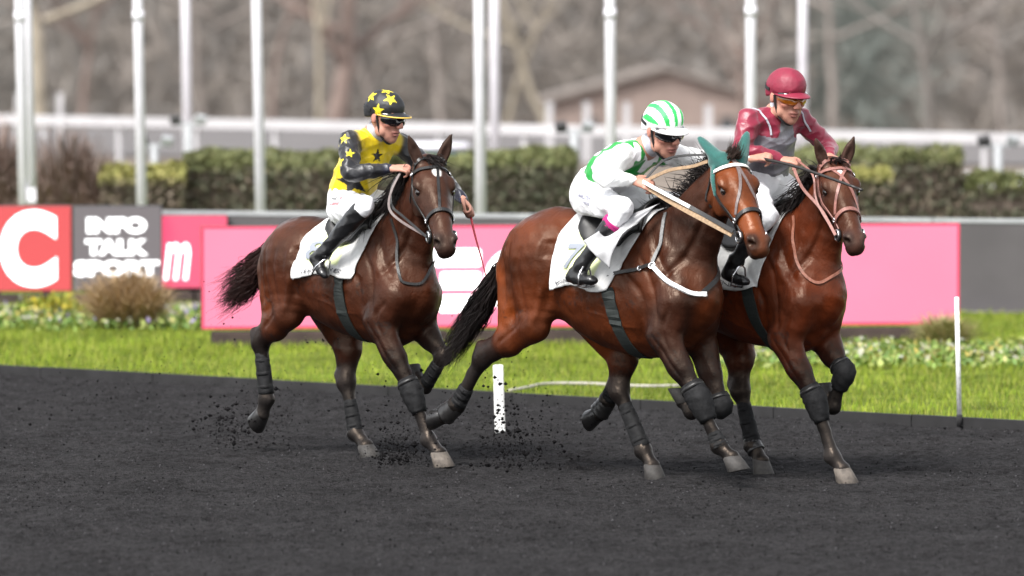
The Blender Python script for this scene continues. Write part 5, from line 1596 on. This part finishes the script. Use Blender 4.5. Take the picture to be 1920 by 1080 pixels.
def add_hand(S, w, D, N, thumb, col, sc=1.08):
    R = axes(D, N); w = np.array(w, float)
    P = lambda x, y, z: w + R @ (np.array([x, y, z]) * sc)
    S.tube([(*P(-.02, 0, 0), .028, .022), (*P(.03, 0, 0), .036, .019), (*P(.085, 0, 0), .040, .015)], .012, col, A=R[:, 1], sub=2)
    for i in range(4):
        y = (i - 1.5) * .0205
        L = (.92, 1.05, 1.0, .82)[i]
        S.tube([(*P(.080, y, .002), .0105, .0105), (*P(.080 + .036 * L, y, -.010), .0098, .0098), (*P(.080 + .034 * L, y * .95, -.036), .0092, .0092), (*P(.080 + .006 * L, y * .9, -.046), .0082, .0082)], .006, lerp(col, (.52, .22, .17), .4 if i % 2 else .1), A=R[:, 1], sub=2)
    S.tube([(*P(.018, thumb * .034, -.006), .015, .014), (*P(.055, thumb * .054, -.018), .012, .012), (*P(.088, thumb * .040, -.034), .0105, .0105), (*P(.10, thumb * .022, -.044), .009, .009)], .008, col, A=R[:, 1], sub=2)

def star_mask(V, c, n, up, r, rot=0.0):
    """a five-pointed star of radius r printed on the cloth round point c"""
    n = np.array(n, float) / np.linalg.norm(n)
    u = np.array(up, float); u = u - n * (u @ n); u /= np.linalg.norm(u); s_ = np.cross(u, n)
    d = V - np.array(c)
    x, y, z = d @ s_, d @ u, d @ n
    th_ = np.arctan2(x, y) + rot
    rad = np.sqrt(x * x + y * y)
    k = np.abs(((th_ / (2 * math.pi / 5)) % 1.0) - .5) * 2        # 1 at the points, 0 between
    inner = .42
    # straight edges between point and notch
    a = (1 - k) * math.pi / 5
    px, py = np.cos(a) * rad / r, np.sin(a) * rad / r
    nx, ny = inner * math.cos(math.pi / 5), inner * math.sin(math.pi / 5)
    return ((ny * (px - 1) - (nx - 1) * py) < 0) & (rad < r) & (np.abs(z) < .11)

def folds(V, amp=.004, seed=0):
    r = np.random.default_rng(seed + 11)
    f = np.zeros(len(V))
    for i in range(6):
        k = r.normal(0, 1, 3); k /= np.linalg.norm(k); lam = r.uniform(.06, .17)
        q = r.normal(0, 1, 3); q /= np.linalg.norm(q)
        ph = V @ k * 2 * math.pi / lam + 2.0 * np.sin(V @ q * 2 * math.pi / .22 + i)
        f += (1.3 - 2.6 * np.abs(np.sin(ph * .5)) ** .8) * lam / .1
    return amp * f / 3.2

def build_jockey(idx, label):
    d = RIDERS[idx]; H_ = HORSES[idx]
    root = empty('person', (H_['loc'][0], H_['loc'][1], 0), -math.radians(H_['th']))
    tag(root, label, 'person', 'riders of the trotting horses')
    A = np.array
    # head frame
    yaw, pitch, roll = (math.radians(v) for v in d['head_rot'])
    Rm = np.array((Matrix.Rotation(yaw, 3, 'Z') @ Matrix.Rotation(pitch, 3, 'Y') @ Matrix.Rotation(roll, 3, 'X')))
    ho, hs_ = A(d['head'], float), d.get('head_scale', 1.13)
    HP = lambda x, y, z: ho + Rm @ (A([x, y, z]) * hs_)
    lat = A(d.get('lat', (0, 1, 0)), float); lat /= np.linalg.norm(lat)
    j = {k: A(v, float) for k, v in d['j'].items()}
    hk = .93; face = 1.10                                   # helmet fitted close, long lean face
    # ---------------- body: one continuous skin
    S = Sdf(.0065)
    HPf = lambda x, y, z: HP(x * 1.04, y * 1.08, z * 1.20 if z < 0 else z)
    def hT(rows, k, col, **kw): S.tube([(*HPf(*r[:3]), r[3] * hs_ * face, r[4] * hs_ * face) for r in rows], k, col, A=Rm[:, 1], **kw)
    def hE(p, r, k, col, **kw): S.ell(HPf(*p), A(r) * hs_ * A((1.0, 1.06, 1.12)), k, col, R=Rm, **kw)
    hE((-.012, 0, .03), (.098, .077, .10), .02, SKIN)
    hE((.028, 0, -.045), (.066, .062, .080), .025, SKIN)
    hE((.050, 0, -.092), (.040, .043, .034), .025, SKIN)
    hE((.066, 0, -.112), (.022, .024, .018), .015, SKIN)
    for s in (-1, 1):
        hE((.060, s * .044, -.030), (.030, .024, .022), .02, lerp(SKIN, (.58, .2, .15), .5))
        hE((.018, s * .056, -.075), (.035, .018, .028), .02, SKIN)
        hE((-.012, s * .080, -.012), (.022, .011, .032), .008, lerp(SKIN, (.55, .2, .16), .4))
        hE((.112, s * .014, -.040), (.012, .009, .009), .008, lerp(SKIN, (.55, .2, .15), .5))
        hE((.080, s * .032, .002), (.016, .016, .011), .01, (.35, .17, .12))
    hE((.078, 0, .018), (.028, .058, .018), .02, SKIN)
    hT([(.094, 0, .006, .011, .012), (.112, 0, -.022, .013, .014), (.120, 0, -.037, .013, .012)], .012, lerp(SKIN, (.56, .22, .16), .4), sub=2)
    hE((.086, 0, -.070), (.020, .028, .012), .012, SKIN)
    hE((.098, 0, -.069), (.010, .023, .006), .005, (.36, .12, .10))
    hE((.095, 0, -.083), (.011, .021, .007), .005, (.38, .13, .11))
    hT([(.100, -.026, -.0755, .010, .0028), (.109, 0, -.0755, .010, .0028), (.100, .026, -.0755, .010, .0028)], .003, (.10, .03, .03), sub=2, neg=True)
    nb = j['neck']
    S.tube([(*HP(-.02, 0, -.05), .058 * hs_, .060 * hs_), (*lerp(HP(-.02, 0, -.05), nb, .6), .056, .058), (*nb, .07, .07)], .03, SKIN, A=lat, sub=2)
    S.tube([(*nb, .08, .07), (*lerp(nb, j['chest'], .5), .15, .09), (*j['chest'], .15, .10), (*j['pelvis'], .13, .10)], .04, SKIN, A=lat, sub=2)
    for n, s in (('R', -1), ('L', 1)):
        S.tube([(*j['sh' + n], .045, .045), (*j['el' + n], .036, .036), (*j['wr' + n], .027, .024)], .03, SKIN, sub=2)
        S.tube([(*lerp(j['chest'], nb, .6), .05, .05), (*j['sh' + n], .05, .05)], .03, SKIN, sub=1)
        add_hand(S, j['wr' + n], d['hand' + n][0], d['hand' + n][1], d['hand' + n][2], SKIN)
        S.tube([(*j['hip' + n], .06, .06), (*j['kn' + n], .034, .034), (*j['an' + n], .022, .022)], .03, SKIN, sub=2)
    S.mesh('body', M_SKIN, root, default=SKIN, spread=.008)
    # ---------------- jacket
    SJ = Sdf(.0065)
    tc, sc_, yc = d['torso_col'], d['sleeve_col'], d.get('yoke_col', d['torso_col'])
    pel = j['waist']
    SJ.tube([(*pel, *d.get('hem', (.165, .135))), (*lerp(pel, j['chest'], .35), .170, .140), (*j['chest'], .185, .138), (*lerp(j['chest'], nb, .62), .165, .100), (*lerp(j['chest'], nb, .95), .080, .072)], .03, tc, A=lat, sub=4)
    for n, s in (('R', -1), ('L', 1)):
        sh, el, wr = j['sh' + n], j['el' + n], j['wr' + n]
        base = lerp(j['chest'], nb, .62)
        SJ.tube([(*lerp(base, sh, .2), .085, .075), (*lerp(base, sh, .8), .080, .078)], .04, yc, sub=1, A=(1, 0, 0))
        SJ.tube([(*sh, .080, .078), (*lerp(sh, el, .45), .076, .072), (*el, .066, .062), (*lerp(el, wr, .4), .062, .058), (*lerp(el, wr, .9), .042, .040)], .025, sc_, sub=3)
        SJ.tube([(*lerp(el, wr, .84), .040, .038), (*lerp(el, wr, 1.0), .034, .031)], .006, d.get('cuff_col', sc_), sub=1)
    def jcol(V, C):
        for c_, n_, r, col, rot, dark_only in d.get('stars', []):
            mk = star_mask(V, c_, n_, (0, 0, 1), r, rot)
            if dark_only is not None:
                lum = C.mean(1); mk &= (lum < .12) if dark_only else (lum > .12)
            C[mk] = col
        if 'jcol' in d: C = d['jcol'](V, C, j, lat, nb)
        return C
    SJ.mesh('jacket', M_SILK, root, default=tc, spread=.004, signed=True, colfn=jcol, disp=lambda V, N: folds(V, d.get('fold', .0055), idx))
    jb = SJ.bvh()
    # collar
    col_axis = HP(-.02, 0, -.06) - nb; col_axis /= np.linalg.norm(col_axis)
    SC = Sdf(.007)
    SC.tube([(*(nb - col_axis * .02), .080, .078), (*(nb + col_axis * .025), .076, .076), (*(nb + col_axis * .055), .074, .076)], .01, (.5, .5, .5), A=lat, sub=2)
    SC.mesh('collar', M_COLLAR, root)
    for nm, pts, w, th_, m in d.get('piping', []):
        strap(nm, jb, pts, w, th_, m, root, off=.006, sub=6)
    # ---------------- breeches
    SB = Sdf(.0075)
    wh = (.80, .80, .82)
    SB.tube([(*(lerp(pel, j['chest'], .05)), .150, .125), (*lerp(pel, j['pelvis'], .5), .165, .150), (*j['pelvis'], .165, .150)], .04, wh, A=lat, sub=3)
    for n in ('R', 'L'):
        hip, kn, an = j['hip' + n], j['kn' + n], j['an' + n]
        SB.tube([(*hip, .100, .120), (*lerp(hip, kn, .4), .088, .104), (*lerp(hip, kn, .85), .070, .078), (*kn, .066, .070), (*lerp(kn, an, .28), .054, .056)], .05, wh, sub=3)
    SB.mesh('breeches', M_BREECH, root, default=wh, disp=lambda V, N: folds(V, .0045, idx + 5))
    bb = SB.bvh()
    for s_txt, c_, ux, uy, w, h, m in d.get('prints', []):
        ux, uy = A(ux, float), A(uy, float); ux /= np.linalg.norm(ux); uy /= np.linalg.norm(uy)
        out = A((.25, -1, .1))
        def fn(x, y, c_=A(c_, float), ux=ux, uy=uy):
            p = c_ + ux * x + uy * y
            hit = bb.ray_cast(Vector(p + out * .4), Vector(-out), 1.0)
            q, nn = (hit[0], hit[1]) if hit[0] is not None else on_surface(bb, p, 0)
            return q + nn * .0035
        lettering('breeches_print', s_txt, fn, m, root, width=w, height=h, bold=.015)
    # ---------------- boots
    for n in ('R', 'L'):
        kn, an, he, to = j['kn' + n], j['an' + n], j['he' + n], j['to' + n]
        SR = Sdf(.007)
        SR.tube([(*lerp(kn, an, d.get('boot_top', .12)), .066, .068), (*lerp(kn, an, .4), .062, .066), (*lerp(kn, an, .75), .048, .052), (*an, .044, .047)], .02, (.5, .5, .5), sub=3)
        SR.tube([(*an, .044, .046), (*lerp(an, he, .6), .040, .042)], .03, (.5, .5, .5), sub=1)
        SR.tube([(*he, .033, .034), (*lerp(he, to, .45), .040, .040), (*lerp(he, to, .85), .043, .032), (*to, .032, .022)], .035, (.5, .5, .5), sub=3)
        SR.mesh('riding_boot', M_RIDEBOOT, root, disp=lambda V, N: folds(V, .003, idx + 9))
        if n == 'R' and d.get('sock'):
            a_, b_ = d['sock']
            sleeve('sock', [lerp(kn, an, a_), lerp(kn, an, (a_ + b_) / 2), lerp(kn, an, b_)], [.062, .062, .060], M_SOCK, root)
        # stirrup iron and leather hang from the saddle of the horse
        m_ = lerp(he, to, .62)
        fd = (to - he) / np.linalg.norm(to - he)
        up = an - lerp(he, to, .3); up = up - fd * (up @ fd); up /= np.linalg.norm(up)
        sd = np.cross(fd, up)
        st = MB()
        arc = [m_ - up * .045 - sd * .05, m_ - up * .045 + sd * .05, m_ + up * .02 + sd * .058, m_ + up * .075 + sd * .03, m_ + up * .09, m_ + up * .075 - sd * .03, m_ + up * .02 - sd * .058, m_ - up * .045 - sd * .05]
        st.tube(arc, .006, 8)
        iron = st.build('stirrup', M_STEEL, horses[idx][0])
        top = A([kn[0] - .18, kn[1] * .85, kn[2] - .06])
        strap('stirrup_leather', None, [m_ + up * .09, lerp(m_ + up * .09, top, .5), top], .024, .006, M_LEATHER, horses[idx][0], free=Vector((0, -1 if n == 'R' else 1, .2)))
    # ---------------- helmet with its cover, peak, goggles and strap
    SH = Sdf(.0065)
    def HT(S_, rows, k, col=(.5, .5, .5), **kw): S_.tube([(*HP(*r[:3]), r[3] * hs_, r[4] * hs_) for r in rows], k, col, A=Rm[:, 1], **kw)
    SH.ell(HP(-.016, 0, .048), A((.128, .106, .102)) * hs_ * .97, .03, (.5, .5, .5), R=Rm)
    SH.ell(HP(-.060, 0, -.005), A((.085, .094, .085)) * hs_, .04, (.5, .5, .5), R=Rm)
    SH.ell(HP(.40, 0, -1.965), A((2.0, 2.0, 2.0)) * hs_, .006, None, R=Rm, neg=True)
    def hcol(V, C):
        L = (V - ho) @ Rm / hs_
        return d['helmet_col'](L, C)
    SH.mesh('helmet', M_HELM, root, default=d.get('helmet_base', (.5, .5, .5)), colfn=hcol, disp=lambda V, N: folds(V, .0022, idx + 3))
    hb = SH.bvh()
    def peak_fn(u, v):
        a = math.radians(-72 + 144 * u)
        r0 = 1.0 + .0 * v
        x0, y0 = -.02 + .128 * math.cos(a), .105 * math.sin(a)
        ext = .062 * math.cos(a * 1.22) * v
        p = HP(x0 + ext * math.cos(a * .5), y0 + ext * math.sin(a * .5) * .6, .028 - .28 * ext - .024 * math.sin(a) ** 2)
        return Vector(p), Vector(Rm[:, 2])
    patch('helmet_peak', peak_fn, 25, 7, .007, d['peak_mat'], root)
    if d.get('trim'):
        tr = [peak_fn(i / 30, 1.0)[0] + Vector(Rm[:, 2]) * .004 for i in range(31)]
        MB().tube(tr, .005, 6).build('peak_trim', d['trim'], root)
    SG = Sdf(.006)
    gz, gh = d.get('goggle', (.002, .030))
    HT(SG, [(.045, -.079, gz + .004, .012, gh * .7), (.078, -.060, gz, .016, gh), (.104, -.026, gz - .002, .016, gh), (.110, 0, gz + .005, .015, gh * .72), (.104, .026, gz - .002, .016, gh), (.078, .060, gz, .016, gh), (.045, .079, gz + .004, .012, gh * .7)], .006, sub=3)
    # (tube axes: lateral radius is measured along the face's own sideways axis)
    SG.mesh('goggles', d['lens'], root)
    # second pair pushed up under the peak
    SG2 = Sdf(.006)
    HT(SG2, [(.048, -.084, .012, .010, .014), (.088, -.055, .012, .012, .017), (.108, 0, .014, .012, .018), (.088, .055, .012, .012, .017), (.048, .084, .012, .010, .014)], .006, sub=3)
    SG2.mesh('spare_goggles', M_BLACKGLOSS, root)
    strap('goggle_strap', hb, [HP(-.03, -.13, .02), HP(-.08, -.13, .03), HP(-.14, -.09, .04), HP(-.17, 0, .045), HP(-.14, .09, .04), HP(-.08, .13, .03), HP(-.03, .13, .02)], .020, .004, M_BLACKSTRAP, root, off=.004)
    strap('chin_strap', None, [HP(.005, -.088, .0), HP(.022, -.082, -.06), HP(.040, -.056, -.125), HP(.052, 0, -.160), HP(.040, .056, -.125), HP(.022, .082, -.06), HP(.005, .088, .0)], .014, .006, M_BLACKSTRAP, root, free=Vector(Rm[:, 0]))
    return root

BLK = (.0095, .0095, .012); YEL = (.68, .50, .010); WHT = (.80, .80, .82); GRN = (.009, .24, .035); MAR = (.20, .012, .034); GRY = (.155, .15, .17)

def helm1(L, C):
    C[:] = BLK
    for (x, y, z) in ((.075, -.055, .115), (-.075, -.085, .105), (-.02, .07, .13), (.0, -.02, .16), (-.12, 0, .06), (.02, -.10, .03)):
        n = A3((x + .02, y, z - .05))
        mk = star_mask(L, (x, y, z), n, (0, .2, 1), .042, x * 9)
        C[mk] = (.80, .66, .02)
    return C
def A3(v): return np.array(v, float)
def helm2(L, C):
    C[:] = (.80, .80, .80)
    ang = np.arctan2(L[:, 1], np.maximum(L[:, 2] + .06, .01) + .10)
    ph = (ang / .215 + .5) % 1.0
    mk = (ph > .29) & (ph < .71) & (L[:, 2] > .042) & (L[:, 0] > -.12)
    C[mk] = (.03, .52, .10)
    return C
def helm3(L, C):
    C[:] = MAR
    return C
def jcol2(V, C, j, lat, nb):
    pel, ch = j['waist'], j['chest']
    ax = nb - pel; Lx = np.linalg.norm(ax); ax = ax / Lx
    t = (V - pel) @ ax / Lx
    y = (V - pel) @ lat
    fr = np.cross(lat, ax); fr = fr if fr[2] < 0 else -fr       # breast side
    dpt = (V - (pel + np.outer(t, ax * Lx))) @ fr
    tor = (np.abs(y) < .19) & (C[:, 0] > .79) & (C[:, 1] < .805)
    brace = (np.abs(np.abs(y) - .112) < .034) & (dpt < .02) & (t > .05) & (t < 1.02)
    breast = (dpt > .0) & (t > .42) & (t < .95) & (np.abs(y) < .15) & ((np.abs(y) > .035) | (t < .72))
    hem = (t > -.02) & (t < .20) & (dpt > -.09)
    yo = (np.abs(np.abs(y) - .075) < .016) & (dpt > -.06) & (t > .8) & (t < 1.1)
    mk = tor & (brace | breast | hem | yo)
    C[mk] = GRN
    return C
def jcol3(V, C, j, lat, nb):
    pel, ch = j['waist'], j['chest']
    ax = nb - pel; Lx = np.linalg.norm(ax); ax = ax / Lx
    t = (V - pel) @ ax / Lx; y = (V - pel) @ lat
    mk = (np.abs(y) > .045 + .10 * np.clip(1.0 - t, 0, 1)) & (t > .66) & (C[:, 2] > .1)
    C[mk] = MAR
    return C

RIDERS = {}
RIDERS[1] = dict(head=(.345, -.01, 2.235), head_rot=(4, 10, 0), head_scale=1.12, torso_col=YEL, sleeve_col=BLK, cuff_col=(.012, .016, .060), helmet_col=helm1, lens=M_BLACKGLOSS, goggle=(-.014, .031),
  j=dict(neck=(.225, 0, 2.11), chest=(.13, 0, 1.955), waist=(.00, 0, 1.745), pelvis=(-.01, 0, 1.635),
         shR=(.205, -.205, 2.065), shL=(.235, .205, 2.045), elR=(.33, -.315, 1.865), elL=(.46, .37, 1.82), wrR=(.525, -.13, 1.895), wrL=(.735, .31, 1.685),
         hipR=(.04, -.12, 1.625), hipL=(.04, .12, 1.625), knR=(.46, -.31, 1.655), knL=(.46, .31, 1.655), anR=(.115, -.355, 1.345), anL=(.12, .355, 1.345),
         heR=(.03, -.36, 1.30), toR=(.16, -.375, 1.20), heL=(.04, .36, 1.26), toL=(.24, .375, 1.24)),
  handR=((.9, .25, .05), (-.1, -.5, .85), 1), handL=((.75, -.05, -.55), (.3, .6, .6), -1),
  stars=[((.23, -.27, 2.08), (-.1, -.9, .6), .038, (.80, .66, .02), .3, True), ((.16, -.27, 2.02), (-.6, -.9, .2), .036, (.80, .66, .02), 1.0, True), ((.27, -.36, 1.93), (-.3, -1, 0), .042, (.80, .66, .02), .5, True), ((.31, -.30, 1.99), (.5, -.9, .3), .032, (.80, .66, .02), 0, True),
         ((.15, -.13, 1.805), (.7, -.75, 0), .11, BLK, .2, False), ((.26, -.02, 1.97), (1, -.2, 0), .05, BLK, 0, False), ((-.09, -.14, 1.88), (-.8, -.8, 0), .065, BLK, 0, False)],
  prints=[('PARIS', (.075, -.2, 1.690), (1, .0, .04), (-.04, 0, 1), .085, .018, M_BLACKPRINT), ('TURF', (.155, -.2, 1.692), (1, .0, .04), (-.04, 0, 1), .065, .018, M_REDPRINT), ('N.ABRIVARD', (.095, -.2, 1.658), (1, .0, .06), (-.06, 0, 1), .135, .020, M_REDPRINT)])
RIDERS[2] = dict(head=(.425, -.015, 2.185), head_rot=(-15, 16, 4), head_scale=1.16, torso_col=WHT, sleeve_col=(.80, .81, .80), helmet_col=helm2, lens=M_BLACKGLOSS, goggle=(-.014, .031),
  j=dict(neck=(.27, 0, 2.065), chest=(.085, 0, 1.965), waist=(-.10, 0, 1.855), pelvis=(-.165, 0, 1.765),
         shR=(.235, -.195, 2.005), shL=(.275, .20, 2.02), elR=(.205, -.34, 1.885), elL=(.53, .43, 1.95), wrR=(.335, -.205, 1.865), wrL=(.745, .45, 1.995),
         hipR=(-.12, -.12, 1.745), hipL=(-.12, .12, 1.745), knR=(.35, -.32, 1.69), knL=(.35, .32, 1.69), anR=(.05, -.365, 1.335), anL=(.05, .36, 1.335),
         heR=(-.045, -.37, 1.255), toR=(.165, -.385, 1.245), heL=(-.045, .37, 1.255), toL=(.165, .38, 1.245)),
  handR=((.85, .35, -.25), (.1, -.75, .65), 1), handL=((.8, .1, .1), (-.2, -.5, .7), 1), jcol=jcol2, sock=(.22, .31), boot_top=.32, hem=(.155, .120),
  prints=[('WAELSTEN', (-.03, -.25, 1.755), (1, 0, -.16), (.16, 0, 1), .13, .024, M_BLUEPRINT), ('TEXTIL', (.0, -.25, 1.715), (1, 0, -.16), (.16, 0, 1), .07, .018, M_BLUEPRINT)])
RIDERS[3] = dict(head=(.392, -.02, 2.39), head_rot=(-18, 12, 0), head_scale=1.14, torso_col=GRY, sleeve_col=MAR, helmet_col=helm3, lens=M_AMBER, goggle=(-.014, .024),
  j=dict(neck=(.295, 0, 2.275), chest=(.245, 0, 2.12), waist=(.185, 0, 1.90), pelvis=(.165, 0, 1.80),
         shR=(.235, -.21, 2.235), shL=(.30, .21, 2.235), elR=(.27, -.30, 2.045), elL=(.42, .34, 2.06), wrR=(.425, -.13, 1.985), wrL=(.585, .165, 2.00),
         hipR=(.19, -.12, 1.79), hipL=(.19, .12, 1.79), knR=(.47, -.30, 1.63), knL=(.47, .30, 1.63), anR=(.255, -.355, 1.36), anL=(.255, .355, 1.36),
         heR=(.18, -.365, 1.27), toR=(.365, -.38, 1.225), heL=(.18, .37, 1.27), toL=(.365, .38, 1.225)),
  handR=((.9, .3, -.05), (.0, -.4, .9), 1), handL=((.85, -.35, -.1), (0, .4, .9), -1), jcol=jcol3, fold=.005,
  piping=[('shoulder_piping', [(.16, -.14, 2.28), (.25, -.17, 2.30), (.36, -.17, 2.24), (.40, -.16, 2.15)], .012, .006, M_COLLAR), ('shoulder_piping', [(.24, .14, 2.30), (.32, .16, 2.30), (.40, .16, 2.24), (.43, .16, 2.15)], .012, .006, M_COLLAR)])
M_PEAKBLACK = mat('peak_black', (.014, .014, .017), rough=.5)
M_PEAKWHITE = mat('peak_white', (.78, .78, .78), rough=.5)
M_PEAKMAROON = mat('peak_maroon', MAR, rough=.5)
M_TRIMYELLOW = mat('yellow_trim', (.75, .50, .08), rough=.5)
RIDERS[1].update(peak_mat=M_PEAKBLACK, trim=M_TRIMYELLOW)
RIDERS[2].update(peak_mat=M_PEAKWHITE)
RIDERS[3].update(peak_mat=M_PEAKMAROON)
for _i, _lab in ((1, 'rider in yellow jacket with black starred sleeves and black starred helmet'),
                 (2, 'crouching rider in white and green jacket with green striped white helmet'),
                 (3, 'rider in maroon and grey jacket with plain maroon helmet and amber goggles')):
    build_jockey(_i, _lab)

# whips
def whip(label, hid, P, radii, mats, cuts):
    d = HORSES[hid]
    r = empty('whip', (d['loc'][0], d['loc'][1], 0), -math.radians(d['th']))
    tag(r, label, 'whip', 'whips held by the riders')
    Pc = catmull(P, 6)
    n = len(Pc)
    for i, (a, b) in enumerate(cuts):
        i0, i1 = int(a * (n - 1)), int(b * (n - 1))
        rr = [radii[0] + (radii[1] - radii[0]) * k / (n - 1) for k in range(i0, i1 + 1)]
        MB().tube([tuple(p) for p in Pc[i0:i1 + 1]], rr, 8).build(('handle', 'shaft', 'tip')[i], mats[i], r)
whip('thin red and black whip hanging from the left hand of the rider in yellow', 1, [(.765, .305, 1.70), (.80, .30, 1.62), (.87, .28, 1.47), (.95, .265, 1.31), (1.02, .25, 1.17)], (.010, .0035), (M_WHIPBLACK, M_WHIPRED, M_WHIPRED), ((0, .36), (.36, .7), (.7, 1)))
whip('long black whip held out level across the grey front of the maroon rider', 2, [(.74, .455, 2.005), (.83, .445, 1.995), (1.10, .42, 1.955), (1.40, .385, 1.89), (1.69, .35, 1.82)], (.011, .009), (M_WHIPBLACK, M_WHIPBLACK, M_WHIPBLACK), ((0, .3), (.3, .96), (.96, 1)))
